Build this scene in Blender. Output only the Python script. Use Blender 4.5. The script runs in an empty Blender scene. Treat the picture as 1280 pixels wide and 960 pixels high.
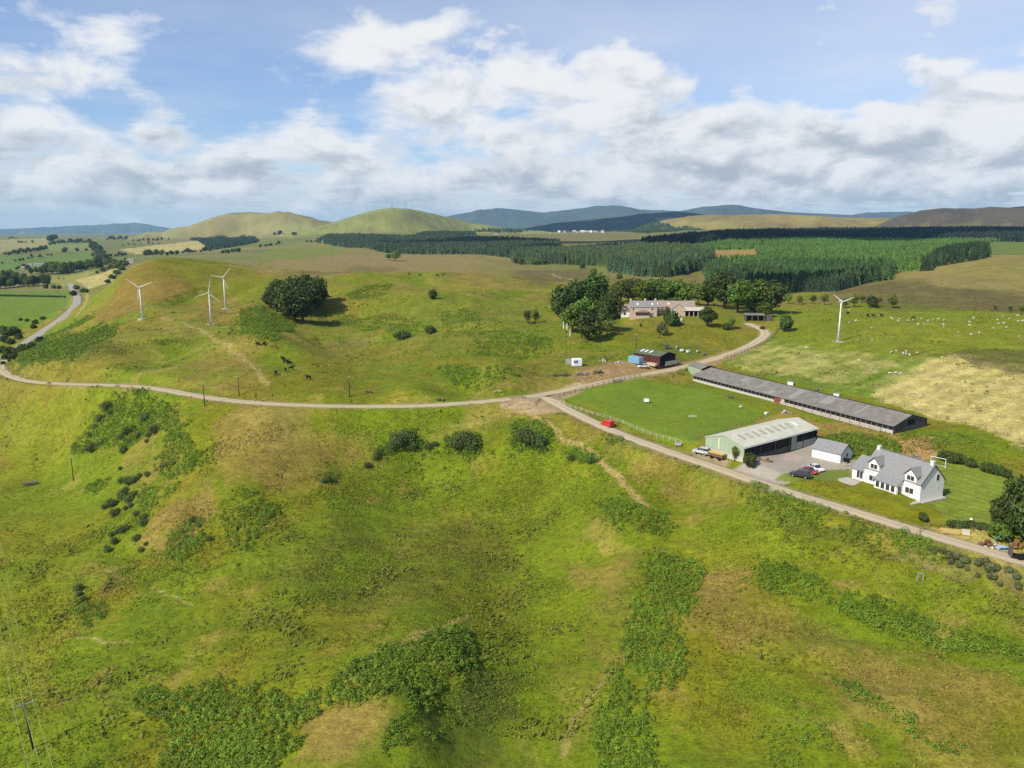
import bpy, bmesh, math, random
import numpy as np
from mathutils import Vector, Matrix

# ------------------------------------------------------------------ camera, sun, sky, exposure
scene = bpy.context.scene
C = scene.collection
R = math.radians
ZC = 60.0                      # camera height above the yard of the white house
FPX = 960.0                    # focal length in photograph pixels (photograph 1280 x 960)
PITCH = math.atan(0.2)
SP, CP = math.sin(PITCH), math.cos(PITCH)

cam_d = bpy.data.cameras.new('camera')
cam = bpy.data.objects.new('camera', cam_d)
C.objects.link(cam)
cam.location = (0, 0, ZC)
cam.rotation_euler = (math.pi / 2 - PITCH, 0, 0)
cam_d.sensor_width = 36
cam_d.lens = 36 * FPX / 1280
cam_d.clip_start = 1
cam_d.clip_end = 200000
scene.camera = cam

SUN_EL = R(42)
TOSUN = Vector((-0.78 * math.cos(SUN_EL), -0.626 * math.cos(SUN_EL), math.sin(SUN_EL))).normalized()
sun_d = bpy.data.lights.new('sun', 'SUN')
sun_d.energy = 5.0
sun_d.angle = R(0.5)
sun_d.color = (1.0, 0.93, 0.80)
sun = bpy.data.objects.new('sun', sun_d)
C.objects.link(sun)
sun.location = (-300, -300, 600)
sun.rotation_euler = TOSUN.to_track_quat('Z', 'Y').to_euler()

scene.view_settings.view_transform = 'Standard'
scene.view_settings.look = 'None'
scene.view_settings.gamma = 1.0
scene.view_settings.exposure = 0.15
scene.view_settings.use_curve_mapping = False
scene.render.engine = 'CYCLES'
scene.cycles.use_denoising = False
scene.cycles.max_bounces = 6
scene.cycles.diffuse_bounces = 2
scene.cycles.glossy_bounces = 2
scene.cycles.transmission_bounces = 3
scene.cycles.transparent_max_bounces = 8
scene.cycles.volume_bounces = 1
scene.cycles.use_adaptive_sampling = False

def pix_dir(px, py):
    """photograph pixel -> azimuth, tangent of elevation"""
    u = (np.asarray(px, float) - 640) / FPX
    v = (np.asarray(py, float) - 480) / FPX
    x = u; y = CP - v * SP; z = -SP - v * CP
    h = np.hypot(x, y)
    return np.arctan2(x, y), z / h

# ------------------------------------------------------------------ node helpers
def nn(nt, typ, **kw):
    n = nt.nodes.new(typ)
    for k, v in kw.items():
        setattr(n, k, v)
    return n
def sset(nt, sock, val):
    if hasattr(val, 'is_output') or isinstance(val, bpy.types.NodeSocket):
        nt.links.new(val, sock)
    else:
        sock.default_value = val
def math_n(nt, op, a, b=None, c=None, clamp=False):
    n = nn(nt, 'ShaderNodeMath', operation=op, use_clamp=clamp)
    sset(nt, n.inputs[0], a)
    if b is not None: sset(nt, n.inputs[1], b)
    if c is not None: sset(nt, n.inputs[2], c)
    return n.outputs[0]
def maprange(nt, v, a, b, c=0.0, d=1.0, interp='SMOOTHSTEP'):
    n = nn(nt, 'ShaderNodeMapRange', interpolation_type=interp)
    sset(nt, n.inputs['Value'], v)
    n.inputs['From Min'].default_value = a; n.inputs['From Max'].default_value = b
    n.inputs['To Min'].default_value = c; n.inputs['To Max'].default_value = d
    return n.outputs[0]
def mixc(nt, f, a, b, blend='MIX'):
    n = nn(nt, 'ShaderNodeMix', data_type='RGBA', blend_type=blend)
    sset(nt, n.inputs[0], f)
    sset(nt, n.inputs[6], a if not isinstance(a, tuple) else (*a[:3], 1))
    sset(nt, n.inputs[7], b if not isinstance(b, tuple) else (*b[:3], 1))
    return n.outputs[2]
def noise_n(nt, vec, scale, detail=4, rough=0.55, lac=2.0, dist=0.0):
    n = nn(nt, 'ShaderNodeTexNoise')
    if vec is not None: nt.links.new(vec, n.inputs['Vector'])
    n.inputs['Scale'].default_value = scale
    n.inputs['Detail'].default_value = detail
    n.inputs['Roughness'].default_value = rough
    n.inputs['Lacunarity'].default_value = lac
    n.inputs['Distortion'].default_value = dist
    return n.outputs[0]

# ------------------------------------------------------------------ world: Nishita sky with broken cloud
world = bpy.data.worlds.new('World')
scene.world = world
world.use_nodes = True
nt = world.node_tree
nt.nodes.clear()
SKY_STR = 0.12
sky = nn(nt, 'ShaderNodeTexSky', sky_type='NISHITA')
sky.sun_disc = False
sky.sun_elevation = SUN_EL
sky.sun_rotation = math.atan2(TOSUN.x, TOSUN.y) % (2 * math.pi)
sky.altitude = 200
sky.air_density = 1.0
sky.dust_density = 0.6
sky.ozone_density = 2.0
tc = nn(nt, 'ShaderNodeTexCoord')
sep = nn(nt, 'ShaderNodeSeparateXYZ')
nt.links.new(tc.outputs['Generated'], sep.inputs[0])
X, Y, Z = sep.outputs
az = math_n(nt, 'ARCTAN2', X, Y)
hz = math_n(nt, 'SQRT', math_n(nt, 'ADD', math_n(nt, 'MULTIPLY', X, X), math_n(nt, 'MULTIPLY', Y, Y)))
el = math_n(nt, 'DIVIDE', Z, hz)                      # tangent of elevation
# a cloud deck seen in perspective
den = math_n(nt, 'ADD', math_n(nt, 'MAXIMUM', Z, 0.0), 0.055)
comb = nn(nt, 'ShaderNodeCombineXYZ')
nt.links.new(math_n(nt, 'DIVIDE', X, den), comb.inputs[0])
nt.links.new(math_n(nt, 'DIVIDE', Y, den), comb.inputs[1])
deck = comb.outputs[0]
comb2 = nn(nt, 'ShaderNodeCombineXYZ')
nt.links.new(az, comb2.inputs[0])
nt.links.new(math_n(nt, 'MULTIPLY', el, 1.6), comb2.inputs[1])
ae = comb2.outputs[0]
nbig = noise_n(nt, deck, 0.8, 4, 0.55)
def ae_off(dx, dy):
    n = nn(nt, 'ShaderNodeVectorMath', operation='ADD'); nt.links.new(ae, n.inputs[0]); n.inputs[1].default_value = (dx, dy, 0)
    return n.outputs[0]
def puff(v): return noise_n(nt, v, 10.0, 7, 0.55, dist=0.30)
nmid = puff(ae)
nup = puff(ae_off(-.010, .022))
nfine = noise_n(nt, deck, 2.6, 8, 0.62, dist=0.3)
# where the cover is thick or thin
def blob(px, py, rx, ry, w, rot=0):
    a0, e0 = pix_dir(px, py)
    du = math_n(nt, 'SUBTRACT', az, float(a0)); dv = math_n(nt, 'SUBTRACT', el, float(e0))
    cr, sr = math.cos(R(rot)), math.sin(R(rot))
    uu = math_n(nt, 'ADD', math_n(nt, 'MULTIPLY', du, cr * 960 / rx), math_n(nt, 'MULTIPLY', dv, sr * 960 / rx))
    vv = math_n(nt, 'ADD', math_n(nt, 'MULTIPLY', du, -sr * 960 / ry), math_n(nt, 'MULTIPLY', dv, cr * 960 / ry))
    q = math_n(nt, 'ADD', math_n(nt, 'MULTIPLY', uu, uu), math_n(nt, 'MULTIPLY', vv, vv))
    return math_n(nt, 'MULTIPLY', math_n(nt, 'EXPONENT', math_n(nt, 'MULTIPLY', q, -1.0)), w)
blobs = [
    (640, 235, 1000, 55, 0.62, 0), (690, 150, 240, 60, 0.46, -8), (880, 165, 200, 50, 0.40, -8),
    (540, 140, 190, 34, 0.26, 14), (470, 50, 150, 24, 0.42, 14), (740, 95, 190, 32, .36, -4), (370, 105, 90, 20, .30, 25), (95, 95, 70, 26, 0.62, 5),
    (15, 140, 50, 50, 0.50, 0), (205, 170, 40, 15, 0.50, 5), (1250, 140, 90, 70, 0.90, 0), (560, 35, 230, 40, .22, 6),
    (1105, 139, 38, 12, 0.70, -14), (1150, 215, 250, 36, 0.24, 0), (150, 225, 250, 40, 0.22, 0),
    (1100, 30, 260, 36, 0.22, 0), (60, 30, 140, 36, 0.30, 0), (350, 165, 80, 24, 0.22, 15), (1000, 195, 160, 40, .25, 0),
    (250, 80, 130, 60, -0.36, 0), (650, 128, 36, 16, -0.50, 10), (1010, 95, 110, 36, -0.26, 0),
    (330, 120, 60, 22, -0.20, 20), (780, 20, 250, 30, -0.20, 0),
]
bias = None
for b in blobs:
    o = blob(*b)
    bias = math_n(nt, 'ADD', o, -.22) if bias is None else math_n(nt, 'ADD', bias, o)
mixn = math_n(nt, 'ADD', math_n(nt, 'MULTIPLY', math_n(nt, 'SUBTRACT', nmid, .5), 2.3), math_n(nt, 'MULTIPLY', math_n(nt, 'SUBTRACT', nfine, .5), .70))
mixn = math_n(nt, 'ADD', mixn, math_n(nt, 'MULTIPLY', math_n(nt, 'SUBTRACT', nbig, 0.5), 0.7))
dens = math_n(nt, 'ADD', mixn, bias)
cover = maprange(nt, dens, -0.16, 0.52)
# tops catch the light, bellies are grey
relief = math_n(nt, 'SUBTRACT', nmid, nup)
thick = maprange(nt, dens, 0.0, 0.6)
stv = nn(nt, 'ShaderNodeVectorMath', operation='MULTIPLY'); nt.links.new(ae, stv.inputs[0]); stv.inputs[1].default_value = (1, 1.9, 1)
band = noise_n(nt, stv.outputs[0], 7.5, 6, 0.55, dist=0.35)
dark = math_n(nt, 'ADD', math_n(nt, 'MULTIPLY', relief, -4.0), math_n(nt, 'MULTIPLY', math_n(nt, 'SUBTRACT', band, .5), 2.6))
low = maprange(nt, el, 0.0, 0.20, 0.80, 0.06)
dark = math_n(nt, 'ADD', dark, low)
grey = math_n(nt, 'MULTIPLY', maprange(nt, dark, -0.05, 1.30), thick, clamp=True)
cloudc = mixc(nt, grey, (0.84, 0.84, 0.84), (0.42, 0.46, 0.51))
cl_n = nn(nt, 'ShaderNodeVectorMath', operation='SCALE')
nt.links.new(cloudc, cl_n.inputs[0]); cl_n.inputs['Scale'].default_value = 1.0 / SKY_STR
skyc = mixc(nt, 1.0, sky.outputs[0], (0.86, 0.92, 1.10), 'MULTIPLY')
hor = maprange(nt, el, -0.02, 0.06, 0.75, 0.0)
thin = math_n(nt, 'ADD', blob(1180, 40, 380, 110, .34), math_n(nt, 'MULTIPLY', maprange(nt, nbig, .42, .72), .16))
thin = math_n(nt, 'ADD', thin, blob(600, 25, 330, 60, .24))
veil = math_n(nt, 'MAXIMUM', math_n(nt, 'MULTIPLY', cover, 0.96), math_n(nt, 'MAXIMUM', math_n(nt, 'MULTIPLY', hor, 0.85), thin))
full = mixc(nt, veil, skyc, cl_n.outputs[0])
bg = nn(nt, 'ShaderNodeBackground')
bg.inputs['Strength'].default_value = SKY_STR
nt.links.new(full, bg.inputs['Color'])
wo = nn(nt, 'ShaderNodeOutputWorld')
nt.links.new(bg.outputs[0], wo.inputs['Surface'])
try:
    world.cycles.sampling_method = 'MANUAL'; world.cycles.sample_map_resolution = 512
except Exception: pass
# ------------------------------------------------------------------ numpy noise
_rs = np.random.RandomState(7)
_perm = _rs.permutation(4096).astype(np.int64)
_gang = _rs.rand(4096) * 2 * np.pi
_gx, _gy = np.cos(_gang), np.sin(_gang)
def gnoise(x, y, seed=0):
    x = np.asarray(x, float) + seed * 37.17; y = np.asarray(y, float) - seed * 17.93
    xi = np.floor(x).astype(np.int64); yi = np.floor(y).astype(np.int64)
    fx = x - xi; fy = y - yi
    u = fx * fx * fx * (fx * (fx * 6 - 15) + 10); v = fy * fy * fy * (fy * (fy * 6 - 15) + 10)
    def g(ix, iy, dx, dy):
        h = _perm[(_perm[ix & 4095] + iy) & 4095]
        return _gx[h] * dx + _gy[h] * dy
    a = g(xi, yi, fx, fy); b = g(xi + 1, yi, fx - 1, fy)
    c = g(xi, yi + 1, fx, fy - 1); d = g(xi + 1, yi + 1, fx - 1, fy - 1)
    return (a + (b - a) * u + (c + (d - c) * u - a - (b - a) * u) * v) * 1.5
def fbm(x, y, wl, octv=4, gain=0.5, seed=0):
    s = 0; a = 1.0; n = 0
    for k in range(octv):
        s = s + a * gnoise(x / wl, y / wl, seed + k * 3); n += a
        a *= gain; wl *= 0.5
    return s / n
def sstep(a, b, x):
    t = np.clip((x - a) / (b - a), 0, 1)
    return t * t * (3 - 2 * t)

# ------------------------------------------------------------------ the lie of the land: spot heights
# (photograph x, y, height above the yard) or (x, y, None, distance)
SPOTS = [
 (0,960,-26),(200,960,-23),(420,960,-18),(560,960,-20.8),(700,960,-22),(900,960,-19),(1100,960,-17),(1280,960,-15),
 (0,850,-27),(150,880,-22.5),(300,860,-18.5),(420,890,-15.2),(500,860,-14.6),(560,805,-15.5),(610,880,-20),(640,800,-21),
 (750,850,-20),(850,850,-15.5),(1000,850,-14),(1150,850,-13),(1280,850,-11),
 (0,740,-27.5),(150,740,-23),(300,740,-19.5),(450,750,-19.5),(600,740,-20.5),(700,740,-19),(850,740,-14),(1000,740,-11),(1150,740,-9),(1280,750,-8),
 (0,660,-27.5),(100,660,-25),(200,660,-18),(300,660,-14),(420,660,-15),(550,660,-17),(680,660,-16),(780,660,-10),(900,660,-8),(1050,690,-6.5),(1200,715,-6),
 (0,600,-27),(90,600,-25),(170,600,-16),(250,580,-8),(350,590,-8),(450,600,-12),(560,600,-13),(680,600,-11),(760,600,-7),(850,610,-5.5),(940,630,-3.6),
 (0,540,-22),(80,540,-18),(150,530,-8),(230,530,-1),(330,540,0),(430,545,-3),(520,560,-7),(600,560,-6),(680,535,0),(740,555,-1),
 (0,466,-9),(60,478,-3),(130,481,0.5),(200,485,3),(255,495,4),(330,502,4),(430,507,4),(520,508,4),(600,502,4.3),(690,492,4),
 (760,535,2),(850,565,1),(930,592,0.2),(1000,615,0),(1100,645,-0.8),(1200,675,-1.8),(1280,695,-2.6),
 (960,560,0.3),(1010,590,0),(1068,600,0),(1150,625,0),(1172,612,0),(1200,640,-0.8),(1240,600,0.5),(1280,640,-0.5),(1050,575,0.2),
 (800,500,3.5),(880,520,2.5),(840,540,1.8),(940,530,2),(720,495,4),(850,480,4.6),
 (1120,537,2.5),(1165,525,3),(868,482,4.5),(1000,485,6),(1100,490,6),(1200,510,5.5),(1280,540,4),(1180,560,1.5),
 (1000,440,11),(1100,440,12),(1200,440,12.5),(1280,450,12),(1000,412,15),(1047,426,13),(1100,402,16),(1200,402,17),(1280,398,17),
 (1050,380,18),(1150,385,18),(1280,380,18.5),(1100,352,24),(1200,350,26),(1280,342,29),(1180,328,32),
 (690,455,9),(720,460,8.5),(815,455,8.5),(870,465,6),(760,425,12),(800,415,14),(840,398,17),(900,400,16.5),(940,402,15.5),(950,425,12),(980,390,17),(720,412,14),(650,440,10),(900,440,9.5),
 (560,480,6),(620,478,8),(600,440,10),(500,475,5.5),(450,485,5),
 (425,430,3.5),(500,420,6),(560,415,9),(600,390,13),(650,400,13),(460,400,7),(370,408,7),(405,385,12),(500,380,15),(440,365,19),(570,365,19),
 (178,398,9),(263,405,9),(282,385,12),(230,430,8),(150,430,5),(100,440,0),(50,450,-6),(330,402,11),(320,430,9),(350,460,7),(250,460,6.5),(180,460,4),
 (190,329,34),(250,336,31),(300,352,24),(240,365,19),(170,365,19),(135,380,9),(108,402,-2),(160,345,28),
 (60,415,-20),(95,380,-22),(88,358,-25),(30,440,-14),
 (550,345,None,620),(550,326,None,1500),(370,313,None,1900),(350,342,None,800),(330,327,None,1300),
 (650,326,None,1500),(700,336,None,1200),(750,346,None,950),(680,352,None,800),(830,344,None,850),(900,366,None,620),(960,376,None,560),
 (1115,351,None,740),(880,322,None,1100),(930,318,None,1200),(1235,318,None,1150),(1280,302,None,1900),(1100,306,None,1600),(950,301,None,1600),
 (800,304,None,1800),(700,302,None,2600),(640,302,None,2200),(500,295,None,2700),(420,296,None,2700),(500,316,None,1800),(400,309,None,2300),
 (1100,297,None,2300),(1280,296,None,2400),(900,295,None,2500),(900,289,None,3600),(1280,287,None,3500),(1080,287,None,3500),(740,291,None,4500),
 (0,400,-32),(40,380,-31),(0,430,-28),(80,350,-30),(0,350,-33),(60,330,-34),(0,315,None,3000),(60,312,None,3300),(120,335,None,1700),(200,312,None,3300),
 (260,302,None,4000),(320,300,None,4200),(0,299,None,6000),(100,299,None,6500),
]
# (x, distance, height): ground hidden behind the crests, and the far plain
HID = [(190,1000,8),(250,1000,8),(300,1000,8),(550,850,8),(450,800,10),(620,800,12),(0,15000,0),(320,15000,0),(640,15000,0),(960,15000,0),(1280,15000,0),
       (0,45000,0),(640,45000,0),(1280,45000,0),(640,7000,40),(900,7000,55),(1280,7000,60),(300,7000,20)]
_a, _l, _t = [], [], []
for s in SPOTS:
    a, t = pix_dir(s[0], s[1])
    r = s[3] if len(s) == 4 else (ZC - s[2]) / -t
    _a.append(a); _l.append(math.log(r)); _t.append(t)
for x, r, z in HID:
    a, t = pix_dir(x, 300)
    _a.append(a); _l.append(math.log(r)); _t.append((z - ZC) / r)
_a = np.array(_a); _l = np.array(_l); _t = np.array(_t)
AS = 2.0
def _tps(d2):
    return 0.5 * d2 * np.log(d2 + 1e-12)
_n = len(_a)
_K = _tps((AS * (_a[:, None] - _a[None])) ** 2 + (_l[:, None] - _l[None]) ** 2) + np.eye(_n) * 2e-4
_P = np.c_[np.ones(_n), AS * _a, _l]
_M = np.block([[_K, _P], [_P.T, np.zeros((3, 3))]])
_sol = np.linalg.solve(_M, np.r_[_t, 0, 0, 0])
AZL = 0.69; RMIN = 108.0
# a lookup grid over (azimuth, log distance)
GA = np.linspace(-AZL, AZL, 520); GL = np.linspace(math.log(RMIN), math.log(45000), 1100)
def _rbf(a, l):
    out = _sol[_n] + _sol[_n + 1] * AS * a + _sol[_n + 2] * l
    for i in range(_n):
        out = out + _sol[i] * _tps((AS * (a - _a[i])) ** 2 + (l - _l[i]) ** 2)
    return out
_T = _rbf(GA[None, :] * np.ones((len(GL), 1)), GL[:, None] * np.ones((1, len(GA))))
def tbase(a, l):
    fa = (np.clip(a, -AZL, AZL) + AZL) / (2 * AZL) * (len(GA) - 1)
    fl = (np.clip(l, GL[0], GL[-1]) - GL[0]) / (GL[-1] - GL[0]) * (len(GL) - 1)
    ia = np.clip(fa.astype(int), 0, len(GA) - 2); il = np.clip(fl.astype(int), 0, len(GL) - 2)
    u = fa - ia; v = fl - il
    return (_T[il, ia] * (1 - u) + _T[il, ia + 1] * u) * (1 - v) + (_T[il + 1, ia] * (1 - u) + _T[il + 1, ia + 1] * u) * v

# far hills: skyline points, distance, depth of slope
HILLS = [
 ('west', [(160,299),(200,293),(235,288),(262,275),(290,268),(312,266),(330,267.5),(350,266.5),(375,272),(410,280),(470,292),(520,300)], 5600, 1700),
 ('mast', [(340,300),(370,291),(400,283),(430,273),(460,264.5),(490,261),(512,261.5),(530,264.5),(560,272),(590,279),(640,286),(720,296)], 4500, 1300),
 ('blue', [(470,300),(540,276),(580,267),(620,262),(645,263),(680,266),(700,263),(740,258.5),(775,258),(800,262),(850,263),(880,258.5),(910,257),(960,262),(1000,265),(1060,268),(1100,270),(1180,285)], 16000, 3500),
 ('dark', [(600,300),(650,288),(700,279),(760,272),(800,267),(840,266),(870,268),(900,273),(960,283),(1020,295)], 8500, 1800),
 ('gold', [(760,300),(800,286),(830,277),(860,271),(900,267.5),(950,267),(1000,268.5),(1050,271),(1100,273),(1150,277),(1220,290)], 5600, 1700),
 ('brown', [(1060,300),(1100,280),(1125,270),(1150,262),(1180,259),(1220,260.5),(1280,261),(1340,261),(1420,262)], 5000, 1200),
 ('east', [(1200,280),(1240,261),(1280,257),(1340,255),(1420,256)], 8000, 1500),
 ('firth', [(-140,287),(0,286),(40,285),(90,283),(130,282),(180,282),(210,287),(240,292),(300,300)], 24000, 4500),
 ('small', [(1020,290),(1060,271),(1085,266),(1110,264.5),(1135,264.5),(1160,268),(1220,285)], 17000, 2500),
]
_H = []
for nm, sil, D, W in HILLS:
    a, t = pix_dir([p[0] for p in sil], [p[1] for p in sil])
    _H.append((nm, a, t, D, W))
ROADS = {}          # filled below: name -> (world polyline Nx2, half width)
SMOOTH = []         # polygons (world) of mown or levelled ground
def hills_z(x, y, base):
    r = np.hypot(x, y); a = np.arctan2(x, y)
    z = base.copy(); idx = np.full(z.shape, -1)
    far = r > 2500
    if far.any():
        rf, af, xf, yf = r[far], a[far], x[far], y[far]
        zf = z[far]; jf = idx[far]
        for k, (nm, ha, ht, D, W) in enumerate(_H):
            Dn = D * (1 + 0.06 * np.sin(af * 9 + k))
            s = (rf - Dn) / W
            sh = np.where(s < 0, sstep(-1, 0.0, s), 1 - sstep(0.0, 1.4, s))
            th = np.interp(np.clip(af, -AZL, AZL), ha, ht, left=-0.03, right=-0.03)
            top = ZC + Dn * th
            gul = fbm(xf, yf, W * 0.55, 5, 0.52, seed=20 + k)
            zh = -40 + (top + 40) * sh + gul * W * 0.085 * np.clip(1 - np.abs(s + 0.45) / 0.55, 0, 1)
            jf = np.where(zh > zf, k, jf); zf = np.maximum(zf, zh)
        z[far] = zf; idx[far] = jf
    return z, idx

def seg_dist(x, y, poly):
    """distance to a polyline and height of nearest point (poly: N x 3)"""
    d = np.full(x.shape, 1e9); zz = np.zeros(x.shape)
    for (x0, y0, z0), (x1, y1, z1) in zip(poly[:-1], poly[1:]):
        dx, dy = x1 - x0, y1 - y0
        u = np.clip(((x - x0) * dx + (y - y0) * dy) / (dx * dx + dy * dy + 1e-9), 0, 1)
        dd = np.hypot(x - x0 - u * dx, y - y0 - u * dy)
        m = dd < d
        d = np.where(m, dd, d); zz = np.where(m, z0 + u * (z1 - z0), zz)
    return d, zz
MOUNDS = []
def mounds_z(x, y):
    z = np.zeros(x.shape)
    for cx, cy, rx, ry, ca, sa, dz in MOUNDS:
        u = ((x - cx) * ca + (y - cy) * sa) / rx; v = (-(x - cx) * sa + (y - cy) * ca) / ry
        q = u * u + v * v
        m = q < 9
        z[m] += dz * np.exp(-q[m])
    return z
def inpoly(x, y, P):
    P = np.asarray(P, float)
    res = np.zeros(np.shape(x), bool)
    m = (x >= P[:, 0].min()) & (x <= P[:, 0].max()) & (y >= P[:, 1].min()) & (y <= P[:, 1].max())
    if not m.any(): return res
    xs, ys = x[m], y[m]; c = np.zeros(xs.shape, bool)
    j = len(P) - 1
    for i in range(len(P)):
        xi, yi = P[i]; xj, yj = P[j]
        if yi != yj:
            c ^= ((yi > ys) != (yj > ys)) & (xs < (xj - xi) * (ys - yi) / (yj - yi) + xi)
        j = i
    res[m] = c
    return res

def smooth_z(x, y):
    """land form without the small tussocks"""
    x = np.asarray(x, float); y = np.asarray(y, float)
    r = np.maximum(np.hypot(x, y), 1e-3); a = np.arctan2(x, y)
    rr = np.maximum(r, RMIN)
    z = ZC + rr * tbase(a, np.log(rr))
    z, idx = hills_z(x, y, z)
    if MOUNDS: z = z + mounds_z(x, y)
    return z
def calm(x, y):
    """0 on levelled ground and roads, 1 on rough pasture"""
    c = np.ones(np.shape(x))
    for P in SMOOTH:
        near = inpoly(x, y, P)
        c = np.where(near, 0.12, c)
    return c
def height(x, y, detail=True):
    x = np.atleast_1d(np.asarray(x, float)); y = np.atleast_1d(np.asarray(y, float))
    z = smooth_z(x, y)
    r = np.hypot(x, y)
    c = calm(x, y)
    fade = sstep(100, 160, r)
    z = z + c * 1.2 * fbm(x, y, 45, 2, 0.5, seed=1) * (1 - sstep(900, 1500, r)) * (0.4 + 0.6 * fade)
    rid = 1 - 2.2 * np.abs(fbm(x, y, 95, 3, .5, seed=7))
    z = z + c * 4.6 * (rid - .35) * sstep(300, 400, r) * (1 - sstep(800, 1100, r)) * sstep(2, 16, -x + .35 * y - 60)
    z = z + 9 * fbm(x, y, 420, 3, 0.5, seed=2) * sstep(1100, 2200, r) * (1 - sstep(5000, 7000, r))
    z = z + c * 0.48 * fbm(x, y, 11, 2, 0.5, seed=3) * (1 - sstep(450, 800, r))
    rd = np.full(x.shape, 1e9)
    if detail:
        tus = gnoise(x / 2.1, y / 2.1, 4); tus2 = gnoise(x / 0.95, y / 0.95, 5)
        rough = 0.35 + 0.65 * sstep(-0.25, 0.35, fbm(x, y, 28, 2, 0.5, seed=6))
        z = z + c * rough * (0.17 * tus * (1 - sstep(330, 480, r)) + 0.11 * tus2 * (1 - sstep(200, 300, r)))
    for nm, (poly, hw) in ROADS.items():
        b = poly[:, :2]
        m = (x > b[:, 0].min() - 14) & (x < b[:, 0].max() + 14) & (y > b[:, 1].min() - 14) & (y < b[:, 1].max() + 14)
        if m.any():
            d, zr = seg_dist(x[m], y[m], poly)
            w = 1 - sstep(hw + 0.6, hw + 6, d)
            z[m] = z[m] * (1 - w) + (zr - 0.04 - 0.0004 * r[m]) * w
    return z
def ground(px, py, raw=False):
    """photograph pixel -> world point on the land"""
    a, t = pix_dir(px, py)
    r = np.exp(np.linspace(math.log(60), math.log(44000), 5000))
    x = r * math.sin(a); y = r * math.cos(a)
    z = (smooth_z(x, y) if raw else height(x, y, False))
    hit = np.nonzero(z >= ZC + r * t)[0]
    i = hit[0] if len(hit) else len(r) - 1
    i = max(i, 1)
    f0 = z[i - 1] - (ZC + r[i - 1] * t); f1 = z[i] - (ZC + r[i] * t)
    k = np.clip(-f0 / (f1 - f0 + 1e-9), 0, 1)
    rr = r[i - 1] + k * (r[i] - r[i - 1])
    return np.array([rr * math.sin(a), rr * math.cos(a), ZC + rr * float(t)])
def gpoly(pts):
    return np.array([ground(*p)[:2] for p in pts])
def zat(x, y):
    return float(height(x, y, False)[0])
def chaikin(P, n=2):
    for _ in range(n):
        Q = [P[0]]
        for a, b in zip(P[:-1], P[1:]):
            Q += [a * .75 + b * .25, a * .25 + b * .75]
        Q.append(P[-1]); P = np.array(Q)
    return P
def road_line(pts, hw, name):
    P = chaikin(np.array([ground(*p, raw=True) for p in pts]), 2)
    for _ in range(2):
        P[1:-1, 2] = (P[:-2, 2] + P[1:-1, 2] * 2 + P[2:, 2]) / 4
    ROADS[name] = (P, hw)
def mound(px, py, rx, ry, rot, dz):
    g = ground(px, py, raw=True)
    MOUNDS.append((g[0], g[1], rx, ry, math.cos(R(rot)), math.sin(R(rot)), dz))
_m = [(545,815,6,12,40,1.4),(605,885,8,16,25,-.4),(500,905,5,9,35,1.8),(430,925,7,7,0,.8),(540,945,7,9,0,1.4),(430,432,18,14,0,-6.5),(345,440,14,26,60,6.5),(385,428,7,18,60,3.6),
      (625,468,12,9,0,4.0),(590,485,10,6,0,-2.0),(640,440,16,7,0,-3.2),(610,412,16,9,0,4.0),(470,392,22,10,0,-5.0),(500,372,26,12,10,5.0),(450,350,30,16,0,5.0),(560,390,16,10,0,-2.2),
      (235,395,20,14,20,2.2),(215,440,22,10,0,-1.8),(130,445,10,18,30,2.0),(300,470,14,7,0,1.4),
      (210,640,6,16,35,2.0),(165,690,6,12,30,-1.8),(245,600,8,10,20,1.6),(280,660,7,9,0,-1.4),(165,540,8,8,0,-2.2),(210,520,7,10,30,1.8),
      (780,650,9,6,0,1.8),(745,690,8,5,0,-1.2),(870,770,9,7,20,1.4),(800,790,5,12,10,-1.2),(740,870,5,10,30,1.2),(1060,735,10,4,-20,1.4),(1080,790,16,4,-20,-1.2),(1120,890,10,5,-30,1.2),(1030,840,9,5,-25,-1.0),
      (660,552,7,5,0,1.6),(580,555,7,5,0,1.6),(505,556,8,5,0,1.8),(545,600,14,6,0,-1.2)]
_ms = [(ground(a, b, raw=True), c, d, e, f) for a, b, c, d, e, f in _m]
for g, rx, ry, rot, dz in _ms: MOUNDS.append((g[0], g[1], rx, ry, math.cos(R(rot)), math.sin(R(rot)), dz))
road_line([(16,444),(2,453),(0,461),(12,470),(38,477),(80,480),(140,480.5),(190,484),(250,495),(300,502),(370,506),(450,508),(530,507),(600,502),(650,497),(690,491),(730,483),(770,474),(800,468),(840,462),(880,452),(920,440),(945,428),(958,418),(955,412),(935,404)], 2.3, 'farm_track')
road_line([(655,496),(680,495),(697,505),(730,522),(765,538),(800,552),(850,569),(900,586),(945,602),(1000,619),(1060,637),(1120,655),(1180,673),(1240,690),(1300,708),(1380,730)], 2.2, 'house_track')
road_line([(-140,480),(-50,463),(-8,452),(16,441),(34,428),(55,414),(80,397),(96,381),(97,370),(90,360),(88,354)], 4.4, 'main_road')
SMOOTH += [gpoly([(700,497),(800,471),(870,485),(1000,520),(1010,530),(900,560),(850,556),(770,526)]),
           gpoly([(1055,610),(1170,565),(1280,590),(1300,660),(1200,660),(1120,640)]),
           gpoly([(860,575),(905,590),(960,607),(1060,600),(1050,560),(1000,545),(900,555)])]
SMOOTH += [gpoly([(770,452),(800,440),(850,425),(905,438),(900,460),(880,478),(850,475),(830,465),(775,462)]), gpoly([(775,402),(880,408),(975,408),(970,385),(780,385)]), gpoly([(860,485),(880,462),(1170,515),(1165,535),(1115,542)])]
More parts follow.
